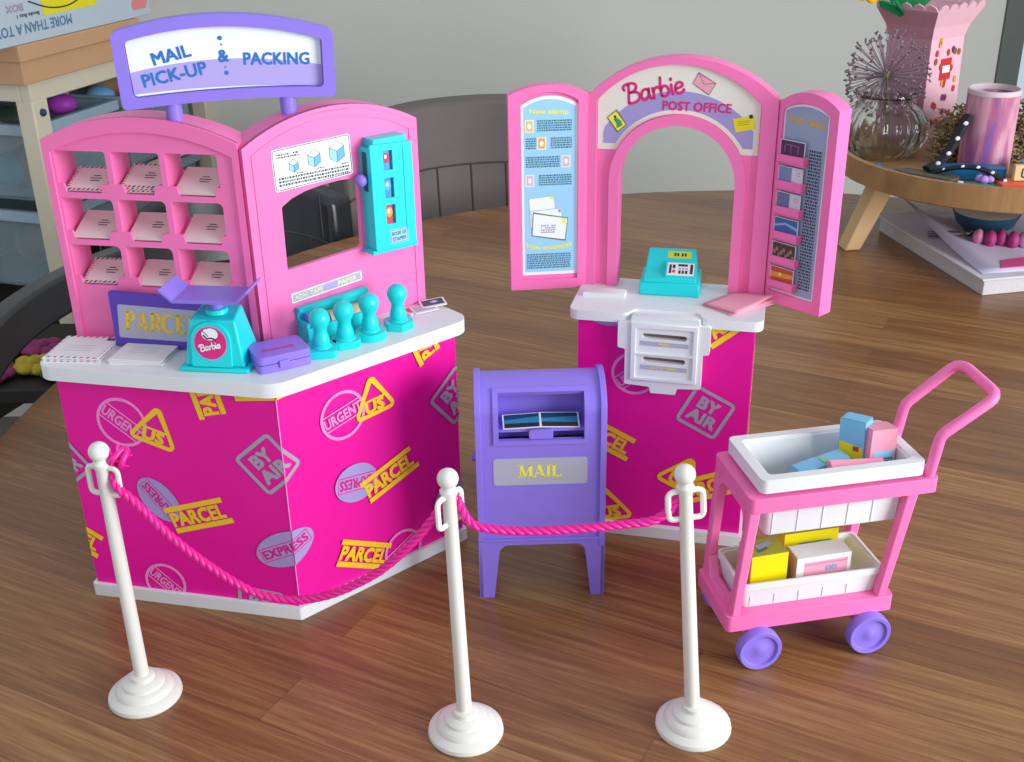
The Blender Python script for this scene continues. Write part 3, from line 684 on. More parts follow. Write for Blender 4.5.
f.plate(FAs, band(5.3, 6.6, 1.05, 11.75, 29.85), [], -.028, -.02, LAV)
q = FAs
logo(f, q, 4.75, 33.85, 4.0, 1.35, 13, mat('logo_magenta', '#D9267E', .45), -.04, .15)
put(f, q, text2('POST OFFICE', 7.7, 32.68, 4.8, .62, -1, .035), mat('logo_magenta', ''), -.04)
e1 = [(7.35, 34.3), (7.72, 35.05), (8.95, 34.35), (8.5, 33.55)]
put(f, q, poly2(e1[::-1]), PAPPK, -.045); put(f, q, stroke(e1, .035, closed=True), mat('brown_ink', '#6E3A40', .5), -.05); put(f, q, stroke([e1[1], (8.12, 34.28), e1[2]], .03), mat('brown_ink', ''), -.05)
s1 = [(1.35, 31.7), (1.98, 32.25), (2.72, 31.25), (2.1, 30.7)]
put(f, q, poly2(s1[::-1]), YTX, -.045); put(f, q, stroke(s1, .07, closed=True), mat('olive_ink', '#7A7A3C', .5), -.05)
put(f, q, poly2([(1.78, 31.6), (1.98, 31.75), (2.35, 31.5), (2.45, 31.2), (2.05, 30.95), (2.0, 31.3)]), mat('green_print', '#4F9A5A', .5), -.052); put(f, q, ell2(1.9, 31.78, .09, .1), INK, -.055)
s2 = [(10.25, 31.95), (11.7, 32.2), (11.85, 31.3), (10.5, 31.0)]
put(f, q, poly2(s2[::-1]), mat('bright_yellow', '#F4DC14', .5), -.045); put(f, q, rect2(11.5, 32.15, .26, .26, 20), INK, -.05)
for k in range(3): put(f, q, rect2(11.02, 31.82-.13*k, .8, .03, 7), mat('olive_ink', ''), -.05)
f.build('arch_sticker', apn, smooth=False)

# doors
FDL = Fr(.06, 82.72, 5.85, .49); FDR = Fr(19.0, 79.9, 3.0, -3.5)
def door(fr, wd, zs, za, nm, dp=1.15):
    o_ = archtop(0, wd, 18.72, zs, za, 16); g = MB(); g.plate(fr, o_, [], 0, .5, PINK); g.plate(fr, o_, [archtop(.3, wd-.3, 19.0, zs-.25, za-.3, 16)], .49, dp, PINK)
    r_ = archtop(.82, wd-.72, 19.5, zs-.45, za-.5, 16) if nm == 'left_door' else archtop(.35, wd-.72, 19.55, zs-.5, za-.75, 16)
    g.plate(fr, o_, [r_], -.22, .01, PINK); return g.build(nm, bth, bevel=.1, seg=3)
ldr = door(FDL, 5.8, 33.45, 34.15, 'left_door', .75); rdr = door(FDR, 4.85, 33.3, 34.2, 'right_door')
# hinge strips
f = MB(); f.tube([tuple(FA(-.1, .5, z))for z in (18.75, 33.3)], .28, PINK, 10); f.build('hinge', bth)
f = MB(); f.tube([tuple(FA(13.55, .4, z))for z in (18.75, 33.3)], .28, PINK, 10); f.build('hinge', bth)
class LD:
    def __call__(s, u, d, z): return FDL(.92+(u-.6)*.94, d-.01, z-.02*(z-19))
q = LD(); f = MB()
f.plate(q, archtop(.6, 5.05, 19.85, 32.95, 33.65, 16), [], -.01, 0, WST)
f.plate(q, archtop(.8, 4.85, 20.1, 32.8, 33.4, 16), [], -.02, -.01, SKYB)
put(f, q, text2('New stamp', 2.75, 32.45, 3.0, .42, -2, .04), YTX, -.03)
for (zc, su, t0, t1, col) in ((31.45, 1.25, 1.85, 4.55, '#E9C65A'), (30.15, 2.2, 2.9, 4.55, '#F2A93C'), (28.75, 4.1, .95, 3.6, '#D8B9C4'), (27.35, 1.25, 1.95, 4.55, '#D5BFD2')):
    put(f, q, rect2(su, zc, .72, .95, -1), CREAM, -.03); put(f, q, rect2(su, zc, .5, .75, -1), mat('stamp'+col[1:], col, .5), -.035); put(f, q, ell2(su, zc, .14, .2), WST, -.04)
    greek(f, q, t0, t1, zc-.42, zc+.45, 5, INKB, -.03, .95)
    if su == 2.2: greek(f, q, .95, 1.75, zc-.42, zc+.45, 5, INKB, -.03, .95)
for k, (pts, bord) in enumerate((([(1.15, 25.95), (3.1, 26.15), (3.3, 24.9), (1.3, 23.6)], 0), ([(1.3, 25.0), (3.75, 25.15), (3.8, 23.9), (1.5, 23.2)], 0), ([(1.5, 24.85), (4.25, 24.35), (4.05, 22.6), (1.4, 23.05)], 1))):
    put(f, q, poly2(pts[::-1]), WST, -.03-.01*k); put(f, q, stroke(pts, .07 if bord else .03, closed=True), mat('olive_ink', '') if bord else GREYB, -.036-.01*k)
put(f, q, rect2(3.95, 24.15, .32, .34), YTX, -.06); put(f, q, rect2(3.0, 26.0, .25, .25), YTX, -.05); put(f, q, rect2(3.6, 24.95, .2, .25), GREYP, -.055)
greek(f, q, 2.1, 3.3, 23.2, 23.9, 4, GREYP, -.06, .7)
vs, fs = text2('New envelopes', 0, 0, 3.6, .42, 0, .04)
put(f, q, ([(x+2.75, z+22.0+.08*x*x+.02*x) for x, z in vs], fs), YTX, -.03)
greek(f, q, .95, 4.5, 20.35, 21.6, 7, INKB, -.03, .95)
f.build('price_poster', ldr, smooth=False)
q = Fr(*FDR(0, -.01, 0)[:2], FDR.u.x, FDR.u.y); f = MB()
f.plate(q, archtop(.35, 4.05, 19.55, 32.85, 33.35, 14), [], -.01, 0, WST); f.plate(q, archtop(.47, 3.93, 19.68, 32.75, 33.2, 14), [], -.02, -.01, GREYB)
put(f, q, text2('POST CARD', 2.25, 32.15, 2.9, .42, -1, .05), mat('ochre_print', '#D9AE4E', .5), -.03)
greek(f, q, 2.65, 3.7, 20.2, 30.4, 44, INK, -.03, .9)
f.build('post_card_poster', rdr, smooth=False)
FDC = Fr(*FDR(.22, 0, 0)[:2], FDR.u.x, FDR.u.y)
zr = [29.2, 27.35, 25.5, 23.65, 21.8, 19.95]
f = MB()
for z in zr:
    f.plate(FDC, rp([(.1, z-.02), (2.42, z+.02), (2.42, z+.62), (.1, z+.58)], .08, 3), [], -.5, -.38, PINK); f.box(.1, 2.42, -.5, 0, z-.05, z+.1, PINK, FDC); f.box(2.32, 2.42, -.5, 0, z, z+.62, PINK, FDC)
f.build('card_rack', rdr, bevel=.05)
pics = [('twilight purple harbour', '#4A2C58', '#8A5070'), ('half blue and half white', '#7C8CB4', '#D8D4DC'), ('half slate blue and half white', '#66749C', '#D4CCD8'), ('blue sky and sea', '#3E62A8', '#8FB6DC'), ('dark brown crowd', '#4C3A34', '#9A7C60'), ('orange sunset', '#C4502C', '#E89A3C')]
for k, (nm, c1, c2) in enumerate(pics):
    f = MB(); z = zr[k]; q = FDC
    f.box(.22, 2.25, -.33, -.26, z+.12, z+1.62, PAPER, q)
    a_ = mat('card'+c1[1:], c1, .35, var=.4, nscale=900); b2 = mat('card'+c2[1:], c2, .35, var=.3, nscale=900)
    put(f, q, poly2([(.26, z+.16), (2.21, z+.16), (2.21, z+1.58), (.26, z+1.58)]), a_, -.337)
    if 'half' in nm: put(f, q, poly2([(1.35, z+.16), (2.21, z+.16), (2.21, z+1.58), (1.35, z+1.58)]), b2, -.345); put(f, q, ring2(1.9, z+1.2, .14, .14, .03), REDP, -.35)
    elif k == 0:
        for a in (.6, 1.1, 1.7): put(f, q, rect2(a, z+1.0, .12, .5), b2, -.345)
        put(f, q, rect2(1.2, z+1.3, 1.2, .1), b2, -.345)
    elif k == 3: put(f, q, poly2([(.26, z+.9), (1.2, z+1.15), (2.21, z+.85), (2.21, z+1.1), (1.2, z+1.3), (.26, z+1.05)]), b2, -.345)
    elif k == 4:
        for a in range(9): put(f, q, ell2(.45+.2*a, z+.9+.25*sin(a*2.1), .12, .16), b2, -.345-.0005*a)
    else: put(f, q, poly2([(.26, z+.8), (2.21, z+.95), (2.21, z+1.25), (.26, z+1.2)]), b2, -.345); put(f, q, ell2(1.1, z+1.1, .13, .13), YTX, -.35)
    o = f.build('postcard', origin=FDC(1.2, -.3, z), smooth=False)
    pos = ['top', 'second from the top', 'third from the top', 'fourth from the top', 'second from the bottom', 'bottom'][k]
    tag(o, '%s postcard, %s in the pink door rack' % (nm, pos), 'postcard', 'postcards in the door rack')

# ================================================================== THINGS ON THE RIGHT COUNTER
reg = thing('toy_cash_register', 'turquoise toy cash register with a yellow display and keypad on the right counter', 'toy cash register', (11.8, 82.0, 18.7))
q = Fr(9.6, 80.7, 4.35, -.95, 18.9)
f = MB(); f.box(0, 4.5, 0, 3.6, 0, 1.0, TEAL, q, .04); f.build('drawer', reg, bevel=.1)
f = MB()
prof = [(0.2, .95), (0.2, 1.35), (1.2, 1.6), (1.7, 2.15), (2.9, 2.75), (3.3, 2.65), (3.4, .95)]
vs = [q(.25+.12*(z-.9), d, z) for d, z in prof]+[q(4.25-.12*(z-.9), d, z) for d, z in prof]; n = len(prof)
f.add(vs, [list(range(n))[::-1], [n+i for i in range(n)]]+[(i, (i+1) % n, n+(i+1) % n, n+i) for i in range(n)], TEAL)
f.build('housing', reg, bevel=.07)
f = MB()
def sl(u0, u1, t0, t1, a, b_, off, m): # quad on the slope between profile points a and b
    P = [];
    dn = Vector((-(b_[1]-a[1]), (b_[0]-a[0]))).normalized()*off
    for u, t in ((u0, t0), (u1, t0), (u1, t1), (u0, t1)):
        d = a[0]+(b_[0]-a[0])*t+dn.x; z = a[1]+(b_[1]-a[1])*t+dn.y; P.append(q(u, d, z))
    f.add(P, [(0, 1, 2, 3)], m)
A_, B_ = prof[3], prof[4]; K1, K2 = prof[1], prof[2]
sl(1.9, 3.7, .25, .8, A_, B_, .02, mat('lime_display', '#C6DC50', .4))
for a in (2.4, 2.62, 2.95, 3.17): sl(a, a+.14, .42, .66, A_, B_, .03, INK)
f.build('display', reg, smooth=False)
f = MB(); P = []
kx = [(1.9, .25, 1.5), (4.1, .25, 1.5), (4.0, 1.5, 2.2), (1.9, 1.5, 2.2), (1.9, .25, 1.0), (4.1, .25, 1.0), (4.1, 1.5, 1.0), (1.9, 1.5, 1.0)]
f.add([q(*p) for p in kx], [(0, 1, 2, 3), (4, 5, 1, 0), (5, 6, 2, 1), (6, 7, 3, 2), (7, 4, 0, 3)], TEAL)
a_, b_2 = (.25, 1.5), (1.5, 2.2)
sl(2.0, 4.0, .06, .94, a_, b_2, .02, PAPER)
for i in range(3): sl(2.85+.25*i, 3.02+.25*i, .2, .42, a_, b_2, .03, INK); sl(2.85+.25*i, 3.02+.25*i, .48, .6, a_, b_2, .03, GREYP)
sl(2.15, 2.32, .2, .8, a_, b_2, .03, INK); sl(2.4, 2.6, .25, .45, a_, b_2, .03, REDP); sl(2.4, 2.6, .55, .8, a_, b_2, .03, INK); sl(3.7, 3.9, .2, .85, a_, b_2, .03, INK); sl(2.8, 3.5, .7, .85, a_, b_2, .03, INK)
f.build('keypad', reg, smooth=False)
# pink sheets
for k, (dx, rot_, nm) in enumerate(((0, -.02, 'lowest'), (.15, .06, 'middle'), (.1, .12, 'topmost'))):
    f = MB(); pts = [(14.0, 78.3), (15.8, 76.0), (19.2, 78.1), (16.9, 80.1)]
    c = Vector((16.4, 78.1)); P = []
    for i, p in enumerate(pts): v = Vector(p)-c; v.rotate(Matrix.Rotation(rot_, 2)); P.append((c.x+v.x+dx*.5, c.y+v.y+dx))
    # gently curled sheet: grid
    g = []; N = 7; zz = 18.95+.09*k
    for i in range(N+1):
        for j in range(N+1):
            a = Vector(P[0]).lerp(Vector(P[1]), j/N).lerp(Vector(P[3]).lerp(Vector(P[2]), j/N), i/N)
            g.append((a.x, a.y, zz+.0+(.35*(i/N)**2*(j/N) if k == 2 else .04*(i/N))))
    top_ = [(i*(N+1)+j, i*(N+1)+j+1, (i+1)*(N+1)+j+1, (i+1)*(N+1)+j) for i in range(N) for j in range(N)]
    f.add(g, top_, PAPPK); o = f.build('paper_sheet', origin=(16.4, 78.1, 18.7))
    so = o.modifiers.new('s', 'SOLIDIFY'); so.thickness = .0004; so.offset = 0
    tag(o, 'pink paper form on the right counter beside the register, %s of three' % nm, 'paper', 'pink paper forms')

# ================================================================== THINGS ON THE LEFT COUNTER
EPAPER = mat('envelope_paper_pink_bounce', '#E6CFCF', .7, .2, var=.03)  # pink bounce and shading inside the pigeonholes put into the paper colour
def env_local(name, w_, h_, border, stamp):
    """flat envelope, local coordinates, origin at front-left-bottom centre"""
    f = MB(); th = .07
    if border:
        pts = []
        N = 9
        for i in range(N): pts += [(-w_/2+w_*(i+.0)/N, -h_/2), (-w_/2+w_*(i+.5)/N, -h_/2+.05)]
        pts += [(w_/2, -h_/2)]
        for i in range(6): pts += [(w_/2-.05, -h_/2+h_*(i+.5)/6), (w_/2, -h_/2+h_*(i+1)/6)]
        for i in range(N): pts += [(w_/2-w_*(i+.5)/N, h_/2-.05), (w_/2-w_*(i+1)/N, h_/2)]
        for i in range(5): pts += [(-w_/2+.05, h_/2-h_*(i+.5)/6), (-w_/2, h_/2-h_*(i+1)/6)]
        pts += [(-w_/2+.05, h_/2-h_*5.5/6)]
    else: pts = [(-w_/2, -h_/2), (w_/2, -h_/2), (w_/2, h_/2), (-w_/2, h_/2)]
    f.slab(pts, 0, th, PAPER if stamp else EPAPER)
    class TF:
        def __call__(s, u, d, z): return Vector((u, z, th-d))
    tf = TF()
    if border:
        N = 8
        for i in range(N):
            m = (NAVYP, REDP)[i % 2]; x = -w_/2+.1+(w_-.2)*(i+.5)/N
            for yy in (-h_/2+.12, h_/2-.12): put(f, tf, poly2([(x-.13, yy-.1), (x+.05, yy-.1), (x+.15, yy+.1), (x-.03, yy+.1)]), m, -.006)
        for i in range(8):
            m = (NAVYP, REDP)[i % 2]; y = -h_/2+.25+(h_-.5)*(i+.5)/8
            for xx in (-w_/2+.12, w_/2-.12): put(f, tf, poly2([(xx-.06, y-.06), (xx+.06, y-.01), (xx+.06, y+.07), (xx-.06, y+.02)]), m, -.006)
    if stamp:
        put(f, tf, rect2(w_/2-.55, h_/2-.45, .55, .4), NAVYP, -.006)
        for k in range(3): put(f, tf, rect2(-.15, .25-.4*k, w_*.5, .04), GREYB, -.006)
    else:
        for k, l in enumerate((.45, .75, .6)): put(f, tf, rect2(.2+l*.1, .28-.24*k, l*1.15, .09), INK, -.006)
    return f
GRP = 'small envelopes in the pigeonholes'
ew, eh = 2.9, 2.5
proto = {}
cells = [[('b', 1), ('b', 3), ('p', 2)], [('p', 2), ('p', 2), ('p', 2)], [('b', 1), ('p', 1), ('p', 1)]]
rown = ['top', 'middle', 'bottom']; coln = ['left', 'centre', 'right']
SL = math.atan2(1.07, 2.35)
for r in range(3):
    for c_ in range(3):
        kind, cnt = cells[r][c_]
        for k in range(cnt):
            if kind not in proto:
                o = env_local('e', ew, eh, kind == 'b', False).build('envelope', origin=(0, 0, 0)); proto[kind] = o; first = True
            else:
                o = proto[kind].copy(); C.objects.link(o)
            a, b_ = cols[c_]; zb = rows[r][0]
            cu = (a+b_)/2-.02+random.uniform(-.04, .04); off = .03+.085*k
            dd = .25+cos(SL)*eh/2-sin(SL)*off - .18 + .12*k; z = zb+.1+sin(SL)*(eh/2-.1)+cos(SL)*off+.05*k
            p = FP(cu, dd, z); o.location = Vector((p.x, p.y, p.z+TZ))*CM
            o.rotation_euler = (Matrix.Rotation(FP.ang+radians(random.uniform(-1.5, 1.5)), 3, 'Z') @ Matrix.Rotation(SL, 3, 'X')).to_euler()
            pl_n = '' if cnt == 1 else (', topmost of its stack' if k == cnt-1 else (', lowest of its stack' if k == 0 else ', middle of its stack'))
            tag(o, '%s envelope in the %s %s pigeonhole%s' % ('striped airmail' if kind == 'b' else 'plain white', rown[r], coln[c_], pl_n), 'envelope', GRP)
# stacks lying on the counter
for (nm, cx, cy, w_, h_, rot_, border, cnt) in (('striped airmail', -29.35, 72.1, 3.9, 3.7, -.13, True, 4), ('plain white', -24.8, 71.4, 3.7, 3.6, -.15, False, 4)):
    base = None
    for k in range(cnt):
        if base is None: base = env_local('e', w_, h_, border, True).build('envelope', origin=(0, 0, 0)); o = base
        else: o = base.copy(); C.objects.link(o)
        o.location = Vector((cx+(.12*(k % 2) if k else .1), cy+random.uniform(-.08, .08)+.05*k, 18.8+.085*k+TZ))*CM; o.rotation_euler = (0, 0, rot_+random.uniform(-.03, .03))
        nk = ['bottom', 'second from the bottom', 'second from the top', 'top'][k]
        tag(o, '%s envelope lying on the left counter, %s of the pile' % (nm, nk), 'envelope', 'letters lying on the left counter')

# postal scale
q = Fr(-21.7, 68.75, 4.6, -.62, 18.8)
sc_ = thing('toy_postal_scale', 'turquoise toy postal scale with a purple tray and round dial on the left counter', 'toy scale', (-19.4, 70.2, 18.7))
f = MB(); f.box(-.1, 4.7, -.25, 3.6, 0, .3, TEAL, q, .05)
P = [(.25, .1, .3), (4.35, .1, .3), (4.35, 3.2, .3), (.25, 3.2, .3), (.75, .55, 3.4), (3.85, .55, 3.4), (3.65, 2.7, 3.75), (.95, 2.7, 3.75)]
f.add([q(*p) for p in P], [(3, 2, 1, 0), (4, 5, 6, 7), (0, 1, 5, 4), (1, 2, 6, 5), (2, 3, 7, 6), (3, 0, 4, 7)], TEAL)
f.build('body', sc_, bevel=.2, seg=3)
class DF:  # dial plane, on the sloping front
    def __call__(s, u, d, z): return q(u, .1+(z-.3)*.145+d, z)
df = DF()
f = MB(); P = [(x, z) for x, z in [(1.0, .35), (3.4, .35)]+arcp(2.2, 2.05, 1.35, 0, 180, 16)]; f.plate(df, [(.85, .35), (3.55, .35)]+arcp(2.2, 2.0, 1.35, 0, 180, 16), [], -.18, .1, TEAL); f.build('dial_housing', sc_, bevel=.08)
f = MB(); put(f, df, ell2(2.2, 1.95, 1.14, 1.14), LAVS, -.2); put(f, df, ell2(2.2, 1.95, 1.07, 1.07), mat('logo_magenta', ''), -.21)
put(f, df, ell2(2.2, 2.55, .55, .4), WST, -.22)
put(f, df, stroke([(1.75, 2.5), (2.0, 2.25), (2.3, 2.3), (2.6, 2.2)], .1), INK, -.23); put(f, df, stroke([(1.75, 2.75), (1.9, 2.6), (2.1, 2.4)], .05), INK, -.23)
for a in range(5): put(f, df, ell2(2.2+.85*cos(radians(100+20*a)), 2.3+.62*sin(radians(100+20*a)), .04, .04, 0, 8), INK, -.23)
logo(f, df, 2.2, 1.75, 1.35, .42, 12, WST, -.24, .2); f.build('dial', sc_, smooth=False)
f = MB(); f.lathe([(.75, 3.55), (.7, 3.85), (.5, 3.9)], TEAL, (2.3, 1.65, 0), 20, fr=q); f.build('collar', sc_)
f = MB(); f.lathe([(.42, 3.6), (.42, 4.9)], PURP, (2.3, 1.65, 0), 20, fr=q); f.build('neck', sc_)
f = MB(); P0_ = [(-.6, 0), (4.9, 0), (5.6, .95)]
prof = [(-.85, .8), (.05, .0), (4.3, .0), (5.15, .8), (5.03, .92), (4.25, .2), (.1, .2), (-.73, .92)]
f.plate(Fr(*q(0, 0, 0)[:2], q.u.x, q.u.y, 18.7), [(a, b_+4.8) for a, b_ in prof], [], .0, 2.9, PURP); f.build('tray', sc_, bevel=.05)

# stamp pad case
q = Fr(-16.2, 67.75, 3.0, 1.62, 18.8)
pd = thing('toy_stamp_pad', 'closed purple toy stamp pad case beside the turquoise scale', 'toy stamp pad', (-15, 69.5, 18.7))
f = MB(); f.slab([tuple(q(u, d, 0)[:2]) for u, d in rp([(-.15, 0), (3.45, 0), (3.45, 2.75), (-.15, 2.75)], .35, 4)], 18.8, 19.35, PURP); f.build('case_bottom', pd, bevel=.12)
f = MB(); f.slab([tuple(q(u, d, 0)[:2]) for u, d in rp([(-.15, 0), (3.45, 0), (3.45, 2.75), (-.15, 2.75)], .4, 4)], 19.4, 19.95, PURP); pld = f.build('lid', pd, bevel=.22, seg=3)
f = MB(); f.box(1.2, 1.9, -.15, .05, .25, .75, PURP, q); f.build('clasp', pld, bevel=.04)
class TopF:
    def __init__(s, q, z): s.q = q; s.z = z
    def __call__(s, u, d, z): return s.q(u, z, s.z-d)
f = MB(); put(f, TopF(q, 1.17), text2('STAMP PAD', 1.55, 1.1, 2.1, .34, 0, .04), mat('pad_print', '#F04A90', .5), -.01); f.build('lid_print', pld, smooth=False)

# four rubber stamps
stp = []
spots = [(-12.75, 71.05, 8), (-11.3, 72.35, 20), (-9.75, 73.75, 10), (-7.95, 75.5, 20)]
slab_ = ['front turquoise rubber stamp in the row of four, next to the purple pad case', 'second turquoise rubber stamp from the purple pad case', 'third turquoise rubber stamp from the pad case, on a round base', 'last turquoise rubber stamp, standing apart near the right end of the counter']
for k, (x, y, a) in enumerate(spots):
    o = thing('rubber_stamp', slab_[k], 'rubber stamp', (x, y, 18.8), radians(a), 'turquoise rubber stamps', local=True)
    f = MB(); s_ = .98
    shp = {0: rp([(-s_, -s_), (s_, -s_), (s_, s_), (-s_, s_)], .25, 4), 1: rp([(-s_, -.8), (s_, -.8), (s_, .8), (-s_, .8)], .55, 5), 2: [(1.1*cos(2*pi*i/28), 1.1*sin(2*pi*i/28)) for i in range(28)], 3: rp([(s_*1.15*cos(radians(30+60*i)), s_*1.15*sin(radians(30+60*i))) for i in range(6)], .2, 3)}[k]
    f.slab(shp, 0, .55, TEAL); f.build('base', o, bevel=.12)
    f = MB(); f.lathe([(.72, .5), (.68, .65), (.56, .72), (.6, 1.0), (.53, 1.3), (.45, 1.6), (.46, 1.85), (.6, 2.1), (.7, 2.4), (.71, 2.65), (.6, 2.95), (.36, 3.15), (1e-4, 3.2)], TEAL, (0, 0, 0), 24); f.build('handle', o, ang=60)
# little cards at the right end
for k, (nm, cx, cy, z, rot_, c1) in enumerate((('red and white', -7.0, 78.75, 18.8, .75, '#D65A5E'), ('pale grey', -6.35, 78.65, 18.88, .45, '#B8BCC6'), ('dark blue', -5.75, 79.45, 19.0, .3, '#44485E'))):
    f = MB(); f.slab(rp([(-.95, -.65), (.95, -.65), (.95, .65), (-.95, .65)], .12, 3), 0, .07, PAPER)
    class _T:
        def __call__(s, u, d, z_): return Vector((u, z_, .07-d))
    put(f, _T(), rect2(0, .05, 1.6, .95), mat('tag'+c1[1:], c1, .4), -.008); put(f, _T(), ell2(.1, .1, .3, .2), REDP if k == 0 else LAVS, -.012); put(f, _T(), rect2(.15, .1, .2, .14), WST, -.016)
    o = f.build('stamp_sheet', origin=(0, 0, 0)); o.location = Vector((cx, cy, z+TZ))*CM; o.rotation_euler = (radians(2*k), radians(-2*k), rot_)
    tag(o, '%s printed stamp sheet at the right end of the left counter' % nm, 'stamp sheet', 'printed stamp sheets by the rubber stamps')

# ================================================================== MAILBOX
q = Fr(-2.6, 69.02, 9.1, .2)
mbx = thing('toy_mailbox', 'purple toy mailbox with open hatch and grey MAIL label between the two counters', 'toy mailbox', (2.0, 71.5, 0))
D = 5.3; W_ = 9.0
def boxprof(z0=4.2, dz=0, g=0):
    """side profile (d,z): flat front, rounded roof"""
    P = [(0+g, z0)]
    P += [(0+g, 14.7)]
    for k in range(1, 11): a = pi-(pi/2)*k/10; P.append((2.9+(2.9-g)*cos(a), 14.7+(2.1-g)*sin(a)))
    for k in range(1, 9): a = pi/2-(pi/2)*k/8; P.append((2.9+(2.7-g)*cos(a), 14.7+(2.1-g)*sin(a)))
    P += [(D-g, z0)]
    return P
class SF:  # side frame: u = depth, z, thickness along width
    def __init__(s, u0): s.u0 = u0
    def __call__(s, u, d, z): return q(s.u0+d, u, z)
def shell_strip(f_, u0, u1, i0, i1, P, th=.3):
    for i in range(i0, i1):
        (d0, z0), (d1, z1) = P[i], P[i+1]
        n_ = Vector((-(z1-z0), (d1-d0))).normalized()*th
        A = [q(u0, d0, z0), q(u1, d0, z0), q(u1, d1, z1), q(u0, d1, z1), q(u0, d0-n_.x, z0-n_.y), q(u1, d0-n_.x, z0-n_.y), q(u1, d1-n_.x, z1-n_.y), q(u0, d1-n_.x, z1-n_.y)]
        f_.add(A, [(0, 1, 2, 3), (7, 6, 5, 4), (0, 4, 5, 1), (1, 5, 6, 2), (2, 6, 7, 3), (3, 7, 4, 0)], PURP)
P = boxprof()
f = MB(); n = len(P)
# side walls with ridge
for u0, u1 in ((0, .42), (W_-.42, W_)):
    f = MB(); f.plate(SF(u0), P, [], 0, u1-u0, PURP); f.build('side_wall', mbx, bevel=.12, seg=3)
f = MB(); P1_ = boxprof(g=.22)
# front sheet with the hatch opening, following the curved roof above
f.plate(q, [(.3, 4.5), (W_-.3, 4.5), (W_-.3, 14.75), (7.65, 14.75), (7.65, 12.6), (1.45, 12.6), (1.45, 14.75), (.3, 14.75)], [], .22, .5, PURP)
shell_strip(f, .3, 1.45, 1, 6, P1_, .25); shell_strip(f, 7.65, W_-.3, 1, 6, P1_, .25); shell_strip(f, .3, W_-.3, 6, len(P1_)-1, P1_, .25)
f.box(.3, W_-.3, 5.2, 5.5, 4.5, 14.8, PURP, q)
f.build('shell', mbx, bevel=.0)
# hatch surround and the tray inside
f = MB()
f.plate(q, [(1.25, 12.5), (7.85, 12.5), (7.85, 14.72), (7.48, 14.72), (7.48, 12.82), (1.62, 12.82), (1.62, 14.72), (1.25, 14.72)], [], .08, .5, PURP)
PS = boxprof(g=.1); shell_strip(f, 1.25, 1.62, 1, 6, PS, .35); shell_strip(f, 7.48, 7.85, 1, 6, PS, .35); shell_strip(f, 1.25, 7.85, 6, 7, PS, .35)
f.build('hatch_surround', mbx)
f = MB(); f.box(1.5, 7.6, .6, 2.4, 13.25, 13.5, PURP, q); f.plate(q, [(1.5, 13.3), (7.6, 13.3), (7.6, 16.3), (1.5, 16.3)], [], 2.3, 2.6, PURP); f.plate(q, [(1.5, 12.4), (7.6, 12.4), (7.6, 13.3), (1.5, 13.3)], [], 1.6, 1.9, PURP)
f.box(1.35, 1.6, .55, 2.6, 12.5, 15.5, PURP, q); f.box(7.5, 7.75, .55, 2.6, 12.5, 15.5, PURP, q)
f.plate(q, rp([(3.7, 12.85), (5.35, 12.85), (5.35, 13.5), (3.7, 13.5)], .15, 3), [], .25, .65, PURP); f.build('hatch_tray', mbx, bevel=.05)
# legs and apron
f = MB(); f.plate(q, rp([(0, 4.9), (0, 0), (1.05, 0), (1.5, 4.0), (1.9, 4.45), (7.2, 4.45), (7.6, 4.0), (8.05, 0), (W_, 0), (W_, 4.9)], [0, .05, .05, .3, .3, .3, .3, .05, .05, 0], 3), [], .05, .35, PURP); f.build('front_legs', mbx, bevel=.05)
f = MB(); f.plate(q, rp([(0, 4.9), (0, 0), (1.05, 0), (1.5, 4.0), (1.9, 4.45), (7.2, 4.45), (7.6, 4.0), (8.05, 0), (W_, 0), (W_, 4.9)], [0, .05, .05, .3, .3, .3, .3, .05, .05, 0], 3), [], D-.35, D-.05, PURP); f.build('rear_legs', mbx, bevel=.05)
for u0 in (0, W_-.28):
    f = MB(); f.plate(SF(u0), [(.05, 4.9), (.05, 0), (1.1, 0), (1.35, 4.2), (D-1.35, 4.2), (D-1.1, 0), (D-.05, 0), (D-.05, 4.9)], [], 0, .28, PURP); f.build('side_leg_panel', mbx, bevel=.04)
f = MB(); f.box(-.02, W_+.02, .0, .3, 4.75, 4.95, PURP, q); f.build('apron_ridge', mbx, bevel=.05)
f = MB(); f.plate(q, rp([(1.2, 9.3), (7.72, 9.3), (7.72, 11.4), (1.2, 11.4)], .25, 5), [], .19, .22, GREYS)
serif_text(f, q, 'MAIL', 4.45, 10.4, 3.0, 1.0, YTX, .175); f.build('mail_label', mbx, smooth=False)
f = MB(); f.tube([(-.02, 2.6, 10.3), (-.3, 2.6, 10.3)], .3, PURP, 12, fr=q); f.build('side_knob', mbx)
